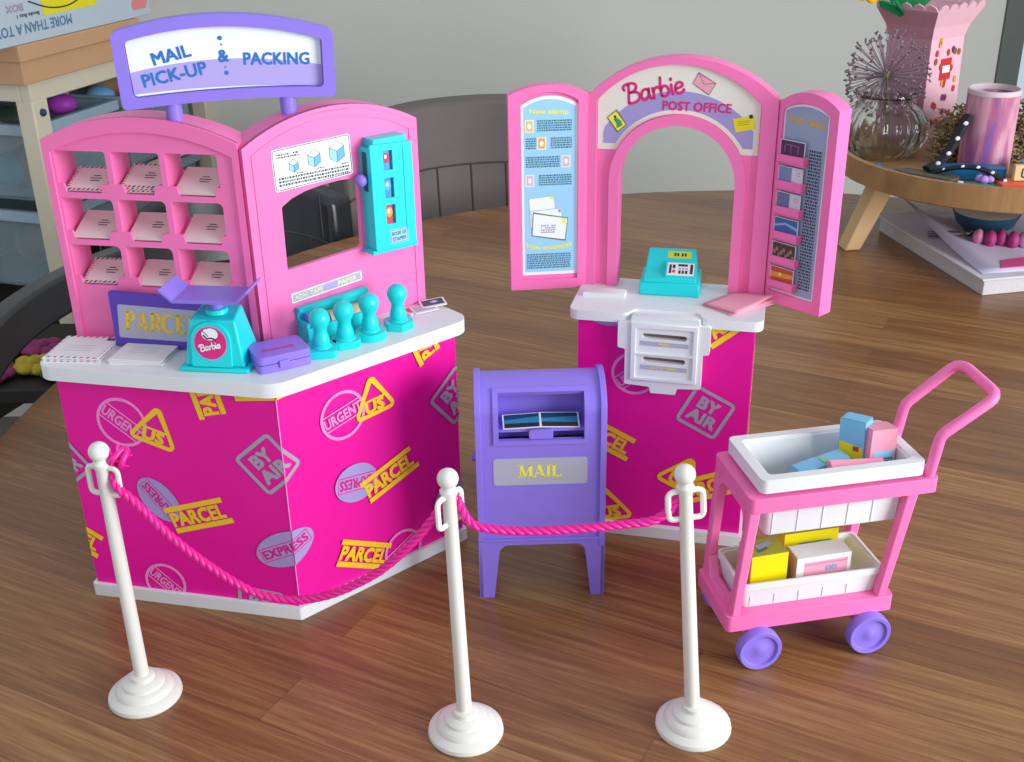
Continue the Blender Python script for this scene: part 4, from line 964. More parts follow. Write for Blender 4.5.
# postcards in the hatch
for k, (u0, u1, rr, nm) in enumerate(((1.95, 4.55, 2, 'left'), (4.5, 7.2, -2, 'right'))):
    f = MB(); cx = (u0+u1)/2; wv = (u1-u0)/2
    pts = [(cx-wv, .5, 13.52+.1*k), (cx+wv, .5, 13.62-.08*k), (cx+wv-.05, 1.55, 14.2-.05*k), (cx-wv-.05, 1.5, 14.1+.15*k)]
    def card(sc, lift):
        c = sum((q(*p) for p in pts), Vector())/4; nrm = (q(*pts[1])-q(*pts[0])).cross(q(*pts[3])-q(*pts[0])).normalized()
        return [c+(q(*p)-c)*Vector((sc[0], sc[0], sc[1]))+nrm*(lift) if False else c+(q(*p)-c)*sc[0]+nrm*lift for p in pts]
    lo_ = card((1, 1), -.05+.02); hi = card((1, 1), .05+.02)
    f.add(lo_+hi, [(3, 2, 1, 0), (4, 5, 6, 7), (0, 1, 5, 4), (1, 2, 6, 5), (2, 3, 7, 6), (3, 0, 4, 7)], PAPER)
    pic = card((.92, .92), .08); f.add(pic, [(0, 1, 2, 3)], mat('night_city', '#1F3F66', .3, var=.6, nscale=700))
    c4 = card((.92, .92), .09); mid = [c4[0].lerp(c4[3], .35), c4[1].lerp(c4[2], .3), c4[1].lerp(c4[2], .75), c4[0].lerp(c4[3], .6)]
    f.add(mid, [(0, 1, 2, 3)], mat('night_sky', '#2E7FA8', .3, var=.6, nscale=500))
    bl = [c4[0], c4[1], c4[1].lerp(c4[2], .28), c4[0].lerp(c4[3], .3)]; f.add(bl, [(0, 1, 2, 3)], mat('night_shore', '#20202C', .3, var=.8, nscale=1500))
    o = f.build('postcard', origin=q(cx, 1, 13.55), smooth=False); tag(o, 'blue night-view postcard lying in the %s half of the mailbox hatch' % nm, 'postcard', 'postcards in the mailbox')

# ================================================================== STANCHIONS AND CORD
POSTW = mat('ivory_plastic', '#E8E5DE', .34, .5, var=.02)
posts = [((-24.2, 59.15), (0, 0), -.28, 'leftmost white toy barrier post, in front of the large counter', .0), ((-3.26, 55.26), (-.022, 0), .9, 'middle white toy barrier post, in front of the purple mailbox', 0), ((10.83, 55.32), (-.075, 0), .1, 'rightmost white toy barrier post, beside the pink cart', 0)]
for k, ((x, y), (lx, ly), ra, lb, _) in enumerate(posts):
    o = thing('barrier_post', lb, 'barrier post', (x, y, 0), 0, 'white toy barrier posts', local=True)
    f = MB(); f.lathe([(2.28, 0), (2.34, .12), (2.3, .35), (2.05, .55), (1.85, .62), (1.8, .8), (1.55, 1.02), (1.35, 1.06), (1.3, 1.25), (1.05, 1.42), (.8, 1.48), (.75, 1.75), (.62, 1.82)], POSTW, (0, 0, 0), 48); f.build('base', o)
    f = MB(); f.lathe([(.47, 1.6), (.45, 5), (.42, 12), (.39, 16.9), (.5, 17.1), (.52, 17.3), (.4, 17.45), (.38, 17.6)], POSTW, (0, 0, 0), 24); pole = f.build('pole', o); pole.rotation_euler = (0, lx, 0)
    f = MB(); f.ball((0, 0, 18.05), .61, POSTW, 24, 14); b_ = f.build('ball_finial', o); b_.rotation_euler = (0, lx, 0)
    for s_ in (-1, 1):
        f = MB(); cr, sr = cos(ra), sin(ra)
        pts = rp([(.25*s_, 15.2), (1.0*s_, 15.2), (1.0*s_, 17.0), (.25*s_, 17.0)], [0, .28, .35, 0], 4)
        f.tube([(a*cr, a*sr, b2) for a, b2 in pts], .14, POSTW, 8, flat=1.3); g_ = f.build('cord_loop', o); g_.rotation_euler = (0, lx, 0)
def cat(pts, k=10):
    o = []
    for i in range(len(pts)-1):
        p0, p1, p2, p3 = (Vector(pts[max(0, i-1)]), Vector(pts[i]), Vector(pts[i+1]), Vector(pts[min(len(pts)-1, i+2)]))
        for j in range(k):
            t_ = j/k; o.append(.5*((2*p1)+(p2-p0)*t_+(2*p0-5*p1+4*p2-p3)*t_*t_+(3*p1-p0-3*p2+p3)*t_**3))
    return o+[Vector(pts[-1])]
S1 = Fr(-24, 59, 20.7, -3.7); S2 = Fr(-3.3, 55.3, 1, 0)
rope = [tuple(S1(u, d, z)) for u, d, z in ((.35, .35, 16.7), (.6, -.1, 15.9), (1.5, 0, 14.9), (3.5, 0, 12.6), (5.7, 0, 10.7), (8.0, 0, 9.2), (9.9, 0, 8.75), (11.8, 0, 8.95), (13.8, 0, 9.75), (16.3, 0, 11.4), (18.25, 0, 13.4), (19.6, .1, 15.1), (20.05, .3, 15.9), (20.35, .6, 16.35))]
rope += [tuple(S2(u, d, z)) for u, d, z in ((-.05, .72, 16.5), (.3, .35, 15.9), (.7, .1, 15.2), (1.4, 0, 14.8), (3.6, 0, 14.5), (6.4, 0, 14.55), (9.25, 0, 14.8), (11.0, 0, 15.0), (11.9, .1, 15.5), (12.35, .1, 16.2), (12.75, .5, 16.7))]
cp = cat(rope, 14)
# resample evenly
L = [0]
for i in range(1, len(cp)): L.append(L[-1]+(cp[i]-cp[i-1]).length)
N = int(L[-1]/.12); ev = []; j = 0
for i in range(N+1):
    s_ = L[-1]*i/N
    while j < len(L)-2 and L[j+1] < s_: j += 1
    ev.append(cp[j].lerp(cp[j+1], (s_-L[j])/max(1e-6, L[j+1]-L[j])))
ROPE = mat('magenta_cord', '#F01C98', .38, .6, var=.1, nscale=300)
rt_ = thing('twisted_cord', 'twisted hot pink cord hanging between the three white barrier posts', 'cord', tuple(ev[0]))
for s_ in range(3):
    f = MB(); pts = []; ref = None
    for i, p in enumerate(ev):
        t_ = (ev[min(N, i+1)]-ev[max(0, i-1)]).normalized()
        ref = Vector((0, 1, 0)) if ref is None else ref
        ref = (ref-t_*ref.dot(t_)).normalized(); bi = t_.cross(ref)
        a = 2*pi*s_/3 + 2*pi*(L[-1]*i/N)/1.5
        pts.append(tuple(p+(ref*cos(a)+bi*sin(a))*.13))
    f.tube(pts, .155, ROPE, 8); f.build('strand', rt_, ang=80)
f = MB(); rnd = random.Random(3)
kc = S1(.75, .5, 17.4)
kn = [tuple(kc+Vector((.42*cos(a*1.0)*(1+.2*sin(3*a)), .35*sin(a*2.0), .5*sin(a+.6)))) for a in [2*pi*i/40*2 for i in range(40)]]
f.tube(kn, .2, ROPE, 8)
for k in range(9):
    a = rnd.uniform(0, 6.28); f.tube([tuple(kc), tuple(kc+Vector((.5*cos(a), .3*sin(a*2), .55*sin(a)+.15))), tuple(kc+Vector((.75*cos(a), .2, .8*sin(a)+.1)))], .06, ROPE, 6)
f.build('knot', rt_, ang=80)

# ================================================================== CART
q = Fr(15.95, 60.69, 7.57, 1.44)
crt = thing('toy_trolley', 'pink two-tier toy mail trolley with purple wheels and a raised handle', 'toy trolley', (20, 64, 0))
f = MB(); f.slab([tuple(q(u, d, 0)[:2]) for u, d in rp([(-2.2, .5), (9.5, .5), (9.5, 6.3), (-2.2, 6.3)], .35, 4)], 2.85, 4.0, PINK); f.build('lower_deck', crt, bevel=.16, seg=3)
# upper frame is an open ring holding the tray
outr = rp([(-1.25, .5), (11.5, .5), (11.5, 6.9), (-1.25, 6.9)], .4, 4); inr = rp([(.15, 1.15), (9.75, 1.15), (9.75, 6.2), (.15, 6.2)], .3, 4)
class HF:
    def __call__(s, u, d, z): return q(u, z, d)
f = MB(); f.plate(HF(), outr, [inr], 12.75, 11.7, PINK); f.build('upper_frame', crt, bevel=.15, seg=3)
def leg(u0, z0, u1, z1, w0, w1, d0, d1, e0, e1, nm='leg'):
    f = MB(); P = [(u0-w0, d0, z0), (u0+w0, d0, z0), (u0+w0, d1, z0), (u0-w0, d1, z0), (u1-w1, e0, z1), (u1+w1, e0, z1), (u1+w1, e1, z1), (u1-w1, e1, z1)]
    f.add([q(*p) for p in P], [(3, 2, 1, 0), (4, 5, 6, 7), (0, 1, 5, 4), (1, 2, 6, 5), (2, 3, 7, 6), (3, 0, 4, 7)], PINK); f.build(nm, crt, bevel=.12)
for d0, d1, e0, e1 in ((.6, 1.3, .6, 1.3), (5.45, 6.15, 6.1, 6.8)):
    leg(-1.6, 3.9, -.8, 12.0, .32, .38, d0, d1, e0, e1); leg(8.6, 3.9, 9.9, 12.0, .34, .4, d0, d1, e0, e1)
# gussets making the end frame an arch
f = MB()
class EF:
    def __call__(s, u, d, z): return q(-1.95+d+(z-3.9)*.099, .5+(u-.5)*(1+.014*(z-3.9)), z)
f.plate(EF(), [(1.3, 11.95), (1.3, 10.0)]+[(1.3+.9*(1-cos(a)), 10.0+1.4*sin(a)) for a in [pi/2*k/6 for k in range(1, 7)]]+[(4.5+.9*sin(a)*.99, 11.4-1.4*(1-cos(a))) for a in [pi/2*k/6 for k in range(7)]]+[(5.4, 11.95)], [], 0, .7, PINK)
f.build('end_brace', crt, bevel=.1); f = MB(); f.plate(EF(), [(1.3, 3.95), (1.3, 5.6), (2.1, 4.4), (4.6, 4.4), (5.4, 5.6), (5.4, 3.95)], [], 0, .7, PINK); f.build('end_brace', crt, bevel=.1)
# handle
f = MB(); hp = [(10.9, .95, 12.4), (11.35, .95, 15.6), (14.6, .95, 17.75), (15.0, 1.5, 17.95), (15.0, 4.9, 18.2), (14.6, 5.5, 18.1), (11.35, 5.5, 15.6), (10.9, 5.5, 12.6)]
hh = []
for i, p in enumerate(hp):
    if 0 < i < len(hp)-1:
        a = Vector(hp[i-1]); b_ = Vector(p); c = Vector(hp[i+1]); r_ = .35
        hh += [tuple(b_+(a-b_).normalized()*r_), tuple(b_+((a-b_).normalized()+(c-b_).normalized())*r_*.22), tuple(b_+(c-b_).normalized()*r_)]
    else: hh.append(p)
f.tube(hh, .36, PINK, 12, fr=q); f.build('handle', crt, ang=60)
# wheels and axles
for u in (0.0, 7.75):
    for d in (.0, 6.7):
        f = MB(); ax = Matrix.Rotation(pi/2, 3, 'X'); sg = 1 if d < 1 else -1
        prof = [(1e-4, .1), (.28, .1), (.4, .02), (.95, 0.02), (1.12, .02), (1.2, .2), (1.42, .22), (1.5, .12), (1.5, -.5), (1.4, -.6), (1e-4, -.6)]
        if sg < 0: prof = [(r, -z-.35) for r, z in prof][::-1]
        f.lathe(prof, PURP, (u, d, 1.5), 36, ax, q); f.build('wheel', crt, ang=40)
    f = MB(); f.tube([(u, .3, 1.5), (u, 6.3, 1.5)], .22, PURPD, 10, fr=q); f.box(u-.5, u+.5, 1.4, 5.3, 1.6, 2.9, PINK, q, .1); f.build('axle', crt)
def tray(u0, u1, d0, d1, zb, zt, tp, nm, lb, rim):
    o = thing('parcel_tray', lb, 'tray', tuple(q((u0+u1)/2, (d0+d1)/2, zb)), 0, 'white trays on the pink trolley')
    f = MB(); fl = .25
    def ringp(g, n=4): return rp([(u0+g, d0+g*.8), (u1-g, d0+g*.8), (u1-g, d1-g*.8), (u0+g, d1-g*.8)], .4, n)
    def lay(pts, z): return [q(a, b_, z) for a, b_ in pts]
    loops = [lay(ringp(tp), zb), lay(ringp(0), zt), lay(ringp(.28), zt), lay(ringp(tp+.28), zb+.25)]
    n_ = len(loops[0]); vs = [p for l_ in loops for p in l_]; fs = [list(range(n_))[::-1]]
    for k in range(3):
        for i in range(n_): fs.append((k*n_+i, k*n_+(i+1) % n_, (k+1)*n_+(i+1) % n_, (k+1)*n_+i))
    fs.append([3*n_+i for i in range(n_)]); f.add(vs, fs, WHITE); tb_ = f.build('tub', o, bevel=.05)
    f = MB(); f.plate(HF(), rp([(u0-rim, d0-rim), (u1+rim, d0-rim), (u1+rim, d1+rim), (u0-rim, d1+rim)], .45, 5), [ringp(.12)], zt+.12, zt-(.85 if rim > .2 else .35), WHITE); f.build('rim', o, bevel=.14, seg=3)
    # vertical ribs
    f = MB(); nn = 5
    for i in range(nn+1):
        u = u0+.7+(u1-u0-1.4)*i/nn; za, zb_ = zt-.9, zb+.1
        dd_ = lambda z: d0+tp*.8*(zt-z)/(zt-zb)
        f.add([q(u-.05, dd_(za)+.05, za), q(u+.05, dd_(za)+.05, za), q(u+.05, dd_(zb_)+.05, zb_), q(u-.05, dd_(zb_)+.05, zb_), q(u-.02, dd_(za)-.05, za), q(u+.02, dd_(za)-.05, za), q(u+.02, dd_(zb_)-.05, zb_), q(u-.02, dd_(zb_)-.05, zb_)], [(4, 7, 6, 5), (0, 4, 5, 1), (1, 5, 6, 2), (2, 6, 7, 3), (3, 7, 4, 0)], WHITE)
    f.build('rib', tb_)
    return o
tray(.0, 9.95, 1.2, 6.1, 9.4, 13.85, .3, 'u', 'white upper trolley tray, resting in the top frame with tall boxes', .55)
tray(-1.1, 8.8, 1.2, 5.6, 4.0, 5.8, .2, 'l', 'white lower trolley tray, standing on the bottom deck with yellow boxes', .08)
# parcels
def parcel(name, lb, u, d, z, w_, dd, h, ang, c_front, c_top, c_side, extra=None, tilt=(0, 0), grp='small boxes in the trolley trays'):
    o_ = q(u, d, z); o = thing(name, lb, 'box', tuple(o_), q.ang+radians(ang), grp, local=True)
    o.rotation_euler = (Matrix.Rotation(q.ang+radians(ang), 3, 'Z') @ Matrix.Rotation(radians(tilt[0]), 3, 'X') @ Matrix.Rotation(radians(tilt[1]), 3, 'Y')).to_euler()
    f = MB(); P = [(-w_/2, -dd/2, 0), (w_/2, -dd/2, 0), (w_/2, dd/2, 0), (-w_/2, dd/2, 0), (-w_/2, -dd/2, h), (w_/2, -dd/2, h), (w_/2, dd/2, h), (-w_/2, dd/2, h)]
    f.add(P, [(3, 2, 1, 0), (0, 1, 5, 4), (2, 3, 7, 6)], c_front); f.add(P, [(1, 2, 6, 5), (3, 0, 4, 7)], c_side)
    f.add(P, [(4, 5, 6, 7)], c_top); f.build('carton', o, smooth=False)
    f = MB()
    f.add([(-w_/2+.02, -dd/2, h+.015), (w_/2-.02, -dd/2, h+.015), (w_/2-.05, dd*.42, h+.05), (-w_/2+.05, dd*.42, h+.05)], [(0, 1, 2, 3)], c_top)
    f.build('lid_flap', o, smooth=False)
    if extra:
        f = MB(); extra(f, w_, dd, h); f.build('printed_label', o, smooth=False)
    return o
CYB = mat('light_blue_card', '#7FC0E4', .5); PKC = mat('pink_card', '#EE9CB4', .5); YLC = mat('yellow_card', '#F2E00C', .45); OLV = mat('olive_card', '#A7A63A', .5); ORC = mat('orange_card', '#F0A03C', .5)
class FF:
    def __init__(s, d): s.d = d
    def __call__(s, u, d, z): return Vector((u, s.d+d, z))
class LFt:   # left face (normal -x)
    def __init__(s, x): s.x = x
    def __call__(s, u, d, z): return Vector((s.x+d, -u, z))
class TFt:
    def __init__(s, h): s.h = h
    def __call__(s, u, d, z): return Vector((u, z, s.h-d))
def ex1(f, w_, dd, h):
    fr = LFt(-w_/2); put(f, fr, poly2([(-dd/2+.05, .05), (dd/2-.1, .05), (dd/2-.1, h*.55), (-dd/2+.05, h*.62)]), YLC, -.01); put(f, fr, rect2(.3, h*.52, .4, .35), REDP, -.02)
    put(f, FF(-dd/2), rect2(0, h/2, w_*.98, h*.98), CYB, -.01)
parcel('toy_box', 'tall light blue and yellow box standing in the upper trolley tray', 7.3, 3.9, 11.7, 1.25, 1.7, 4.0, 42, CYB, CYB, CYB, ex1, (-4, 3))
def ex2(f, w_, dd, h):
    put(f, FF(-dd/2), rect2(.1, h*.38, w_*.8, h*.45), SKYB, -.01)
    greek(f, FF(-dd/2), -.1, .8, h*.28, h*.48, 4, INKB, -.02, .9)
parcel('toy_box', 'tall pink box with a pale blue label standing in the upper trolley tray', 8.3, 3.1, 11.6, 2.0, 1.3, 3.7, 10, PKC, PKC, PKC, ex2, (-6, 5))
def ex3(f, w_, dd, h): put(f, TFt(h+.06), rect2(.3, 0, .5, dd*.7), mat('leaf_green', '#8CC4A8', .5), -.01)
parcel('toy_box', 'flat light blue box lying at the front of the upper trolley tray', 4.5, 3.1, 12.5, 3.8, 1.2, .95, 14, CYB, CYB, CYB, ex3, (0, -4))
parcel('toy_box', 'flat pink box leaning between the blue boxes of the upper trolley tray', 6.4, 2.25, 12.75, 3.7, 1.0, .9, -3, PKC, PKC, PKC, None, (25, 4))
def ex4(f, w_, dd, h): put(f, TFt(h+.06), rect2(0, .1, w_*.5, .5, 20), GREYP, -.01); put(f, TFt(h+.06), rect2(-.3, -.4, .9, .22, 20), INKB, -.012)
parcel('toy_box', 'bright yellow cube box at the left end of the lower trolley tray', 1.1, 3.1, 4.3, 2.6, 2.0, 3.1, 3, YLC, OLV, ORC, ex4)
def ex5(f, w_, dd, h): put(f, FF(-dd/2), rect2(.3, h*.6, w_*.6, h*.3), mat('leaf_blue', '#6FA0B4', .5, var=.3, nscale=400), -.01)
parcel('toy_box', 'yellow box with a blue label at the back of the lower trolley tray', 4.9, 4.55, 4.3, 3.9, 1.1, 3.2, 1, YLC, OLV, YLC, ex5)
def ex6(f, w_, dd, h):
    fr = FF(-dd/2); put(f, fr, rect2(.15, h*.5, w_*.8, h*.7), PAPPK, -.01); put(f, fr, rect2(.15, h*.78, w_*.78, .12), mat('rose_print', '#E07FAE', .5), -.015)
    for a in (.35, .75): put(f, fr, ell2(a, h*.62, .15, .18), GREYB, -.02); put(f, fr, ring2(a, h*.62, .2, .2, .04), LAV, -.025)
parcel('toy_box', 'small white box with a pink printed front in the lower trolley tray', 4.9, 2.75, 4.3, 3.9, 1.6, 2.6, 2, PAPER, PAPER, mat('tan_card', '#C9B49A', .6), ex6)

# ================================================================== BACKGROUND
# grey upholstered tub chair behind the table
LEA = mat('taupe_leather', '#6B6260', .55, .4, var=.12, nscale=14, bump=.25, bscale=120)
SEAM = mat('seam_thread', '#47403E', .7)
BLK = mat('black_leather', '#2B2D31', .28, .6, var=.2, nscale=10, bump=.15, bscale=100)
def tub_chair(name, lb, pos, rot, Lm, w_=48, top=17, lean=10, seat=-28, wr=1.05, band=0, sf=.8, drop=9, th=4.5):
    o = thing(name, lb, 'chair', (pos[0], pos[1], -TZ), rot, None, local=True)
    f = MB(); nu, nv = 24, 10
    def pt(i, j, off):
        a = (i/nu-.5)*2; v = j/nv; ang_ = a*wr
        R_ = w_/2/sin(wr)
        x = (R_+off)*sin(ang_); y = (R_+off)*cos(ang_)-R_*cos(wr) + v*lean
        zt = top - drop*abs(a)**2.6; zl = zt-band if band else seat
        z = zl+TZ+(zt-zl)*v
        return (x*(1-.04*(1-v)), y-12, z)
    vs = [pt(i, j, 0) for j in range(nv+1) for i in range(nu+1)]+[pt(i, j, th) for j in range(nv+1) for i in range(nu+1)]
    K = (nu+1)*(nv+1); fs = []
    for j in range(nv):
        for i in range(nu):
            a = j*(nu+1)+i; fs.append((a, a+1, a+nu+2, a+nu+1)); fs.append((K+a+nu+1, K+a+nu+2, K+a+1, K+a))
    for i in range(nu): a = nv*(nu+1)+i; fs.append((a, a+1, K+a+1, K+a)); fs.append((K+i, K+i+1, i+1, i))
    for j in range(nv):
        a = j*(nu+1); b_ = a+nu; fs.append((a, a+nu+1, K+a+nu+1, K+a)); fs.append((K+b_, K+b_+nu+1, b_+nu+1, b_))
    f.add(vs, fs, Lm); back = f.build('backrest', o, bevel=.9, seg=3, ang=50)
    f = MB()
    for uu in (() if band else (.62,)): f.tube([Vector(pt(i/2, nv*sf, -.02)) for i in range(2*nu+1)], .16, SEAM, 6)
    for i in (() if band else (3, 6, 9, 12, 15, 18, 21)): f.tube([Vector(pt(i, nv*sf*j/6, -.02)) for j in range(7)], .16, SEAM, 6)
    for i in (() if band else (1.5, 22.5)): f.tube([Vector(pt(i, nv*(sf+(1-sf)*j/6), -.02)) for j in range(7)], .16, SEAM, 6)
    if not band: f.build('seam', back)
    if band:
        for sx in (-1, 1):
            f = MB(); f.box(sx*w_*.36-1.2, sx*w_*.36+1.2, 8, 10.5, seat+TZ-4, top-drop*.4-band*.5+TZ, IRON); f.build('back_support', o, bevel=.3)
    f = MB(); f.slab(rp([(-w_*.43, -30), (w_*.43, -30), (w_*.46, 6), (w_*.3, 16), (-w_*.3, 16), (-w_*.46, 6)], [7, 7, 6, 8, 8, 6], 6), seat+TZ-8, seat+TZ, Lm); f.build('seat', o, bevel=2.5, seg=4)
    for sx in (-1, 1):
        for sy in (-1, 1):
            f = MB(); f.tube([(sx*17, -8+sy*17, seat+TZ-7), (sx*21, -8+sy*21, 0)], [1.3, 1.0], IRON, 10); f.build('leg', o)
    return o
tub_chair('dining_chair', 'taupe leather tub chair with stitched seams behind the table, between the two counters', (-6.2, 184), .25, LEA, 42, 12.6, seat=-26, sf=.74, drop=3, wr=.75, lean=4)
tub_chair('dining_chair', 'glossy black leather chair with a narrow curved backrest at the left edge of the table', (-53, 125), 1.18, BLK, 46, 7.0, seat=-30, wr=.55, band=4.2, drop=1.5, lean=.6, sf=.5, th=2.6)
tub_chair('dining_chair', 'black leather chair seen through the window of the left pink panel', (-41.5, 159.5), .45, BLK, 28, 6.5, seat=-28, lean=3, drop=2.5)

# storage unit, boxes and bins at the left
UQ = Fr(-80.8, 197.8, 7.58, 22.5)      # long side recedes to the right
class UF:
    def __call__(s, u, d, z): return UQ(u, d, z)
unit = thing('storage_shelf', 'pale pine open storage frame with bins, behind the table at the left', 'shelf', (-90, 215, -TZ))
UW, UD = 56, 34
for u, d in ((0, 0), (UW-4, 0), (0, UD-4), (UW-4, UD-4)):
    f = MB(); f.box(u, u+4, d, d+3.5, -TZ, 10.9, PINE, UQ); f.build('post', unit, bevel=.3)
f = MB(); f.box(-.5, UW+.5, -.5, UD+.5, 9.0, 13.6, PINE, UQ) if False else f.box(0, UW, 0, 2.2, 10.6, 13.9, PINE, UQ); f.box(0, UW, UD-2.2, UD, 10.6, 13.9, PINE, UQ); f.box(0, 2.2, 2.2, UD-2.2, 10.6, 13.9, PINE, UQ); f.box(UW-2.2, UW, 2.2, UD-2.2, 10.6, 13.9, PINE, UQ); f.box(2.2, UW-2.2, 2.2, UD-2.2, 12.6, 13.8, PINE, UQ); f.build('top_frame', unit, bevel=.25)
f = MB(); f.ball(UQ(2.1, -.1, 8.6), .7, mat('screw_cap', '#2E3A6A', .4), 10, 6); f.build('screw_cap', unit)
f = MB(); f.box(.6, UW-.6, UD-.3, UD, -60, 10.6, mat('dark_back_panel', '#3A3733', .8), UQ); f.build('back_panel', unit)
for z in (-8.2, -25.2): f = MB(); f.box(.5, UW-.5, .3, 3, z-.6, z, PINE, UQ); f.box(.5, UW-.5, UD-3, UD-.3, z-.6, z, PINE, UQ); f.build('bin_runner', unit, bevel=.2)
BIN, nt, b = nodes_of('frosted_plastic'); b.inputs['Base Color'].default_value = srgb('#A9C0CC'); b.inputs['Roughness'].default_value = .35; b.inputs['Alpha'].default_value = .3
def bin_(u, d, z, w_, dd, h, lb, fill):
    o = thing('storage_bin', lb, 'storage bin', tuple(UQ(u+w_/2, d+dd/2, z)), 0, 'translucent toy bins in the pine frame')
    f = MB()
    f.box(u, u+w_, d, d+.6, z, z+h, BIN, UQ); f.box(u, u+w_, d+dd-.6, d+dd, z, z+h, BIN, UQ); f.box(u, u+.6, d+.6, d+dd-.6, z, z+h, BIN, UQ); f.box(u+w_-.6, u+w_, d+.6, d+dd-.6, z, z+h, BIN, UQ); f.box(u, u+w_, d, d+dd, z-.5, z, BIN, UQ)
    f.build('tub', o, bevel=.2)
    f = MB(); RB = mat('bin_rim', '#9DB2C4', .4)
    f.plate(type('Q', (), {'__call__': lambda s, a, b_, c: UQ(a, c, b_)})(), [(u-1, d-1), (u+w_+1, d-1), (u+w_+1, d+dd+1), (u-1, d+dd+1)], [[(u, d), (u+w_, d), (u+w_, d+dd), (u, d+dd)]], z+h, z+h-2, RB); f.build('rim', o, bevel=.2)
    rnd = random.Random(int(u*7+z*3)+99)
    for k, (nm, colr) in enumerate(list(fill)+[('pale wooden', '#A88A68'), ('charcoal', '#2A2E34'), ('tan', '#8E7458')]):
        g = MB(); cu, cd = u+rnd.uniform(4, w_-4), d+rnd.uniform(4, dd-5); rr = rnd.uniform(2.8, 4.4); zz = z+rr*.8+(k % 3)*rr*.9
        g.ball((0, 0, 0), rr, mat('toy_'+colr[1:], colr, .4), 14, 8, (rnd.uniform(.8, 1.2), rnd.uniform(.7, 1.1), rnd.uniform(.6, .9)))
        p = UQ(cu, cd, min(zz, z+h-rr*.5)); ob = g.build('soft_toy', origin=(0, 0, 0)); ob.location = Vector((p.x, p.y, p.z+TZ))*CM
        tag(ob, '%s toy ball jumbled in the %s' % (nm, lb.split(' holding')[0]), 'toy', 'toys jumbled in the bins')
FILL = [('teal', '#1F9AA0'), ('dark blue', '#22456E'), ('violet', '#A040C0'), ('brown', '#7A5A44'), ('sky blue', '#6CB4E4'), ('grey', '#6A7078'), ('green', '#2E7A5C')]
bin_(3.5, 3.5, -7.6, 22, 26, 13.5, 'upper left translucent bin holding teal toys', FILL[:5]); bin_(29, 3.5, -7.6, 22, 26, 13.5, 'upper right translucent bin holding mixed toys', FILL[2:7])
bin_(3.5, 3.5, -24.6, 22, 26, 14.5, 'lower left translucent bin holding teal toys', [FILL[0], FILL[3], FILL[5]]); bin_(29, 3.5, -24.6, 22, 26, 14.5, 'lower right translucent bin holding green toys', [FILL[6], FILL[1], FILL[4]])
# kraft box with a lid and a printed game box on top
kb = thing('cardboard_box', 'brown kraft cardboard box with a lid on top of the pine shelf', 'box', tuple(UQ(20, 14, 12.5)))
f = MB(); f.box(-2.0, 30.4, -1.0, 28, 13.95, 18.6, KRAFT, UQ); f.build('carton', kb, bevel=.15)
f = MB(); f.box(-2.7, 31, -1.7, 28.8, 17.8, 20.5, KRAFT, UQ); f.build('lid', kb, bevel=.2)
GB = mat('game_box_card', '#C2CFDB', .5, var=.08, nscale=8)
gb = thing('printed_toy_box', 'pale blue printed box lying upside down on the kraft cardboard box', 'box', tuple(UQ(16, 10, 20.5)))
f = MB(); f.box(-9, 35.5, -1.4, 24, 20.55, 33, GB, UQ); f.build('carton', gb, bevel=.15)
f = MB(); q2 = Fr(*UQ(0, -1.42, 0)[:2], UQ.u.x, UQ.u.y)
put(f, q2, text2('MORE THAN A TOY', 2.6, 22.9, 19, 1.6, 180, .02), mat('slate_blue_print', '#5A82A4', .5), -.03)
put(f, q2, poly2([(5.2, 24.3), (19.5, 24.3), (19.5, 27.7), (5.2, 27.7)]), mat('box_yellow', '#F2E416', .5), -.02)
put(f, q2, stroke(cat([(3, 27.2, 0), (9, 25.5, 0), (16, 25.8, 0), (20, 26.5, 0)], 5) and [(p.x, p.y) for p in cat([(2, 27.0, 0), (7, 25.4, 0), (12, 25.2, 0), (16, 26.2, 0)], 5)], .25), INK, -.04)
put(f, q2, text2('Books Box 1', 1.5, 24.9, 5.5, .6, 180, .02), INK, -.03); put(f, q2, text2('BOX', -1.5, 26.3, 4, 1.1, 180, .04), GREYP, -.03)
for k in range(4): put(f, q2, ell2(30.5+1.1*k, 22.9+.3*(k % 2), .8, .95), mat('coral_print', '#E88C90', .5), -.03-.002*k)
put(f, q2, rect2(32.1, 22.4, 4, .9), mat('coral_print', ''), -.045)
f.build('box_print', gb, smooth=False)
# coloured soft things under the frame (between frame and chair)
rnd = random.Random(11)
for k, (nm, colr, u, d, z, r) in enumerate((('magenta', '#B03FC0', 14, 3, 3.2, 2.6), ('light blue', '#7FB8EA', 27, 4, 2.2, 2.6), ('brown', '#7A6A55', 9, 6, 3.4, 2.8), ('dark green', '#3B5A48', 5, 7, 2, 3.0), ('beige', '#A89C80', 19, 9, 4, 3.0))):
    g = MB(); g.ball((0, 0, 0), r, mat('toy_'+colr[1:], colr, .5), 14, 8, (1.15, 1, .75)); p = UQ(u+4, d+6, z+3.2); ob = g.build('soft_toy', origin=(0, 0, 0)); ob.location = Vector((p.x, p.y, p.z+TZ))*CM
    tag(ob, '%s rounded toy heaped just under the top rail of the pine frame' % nm, 'toy', 'toys jumbled in the bins')
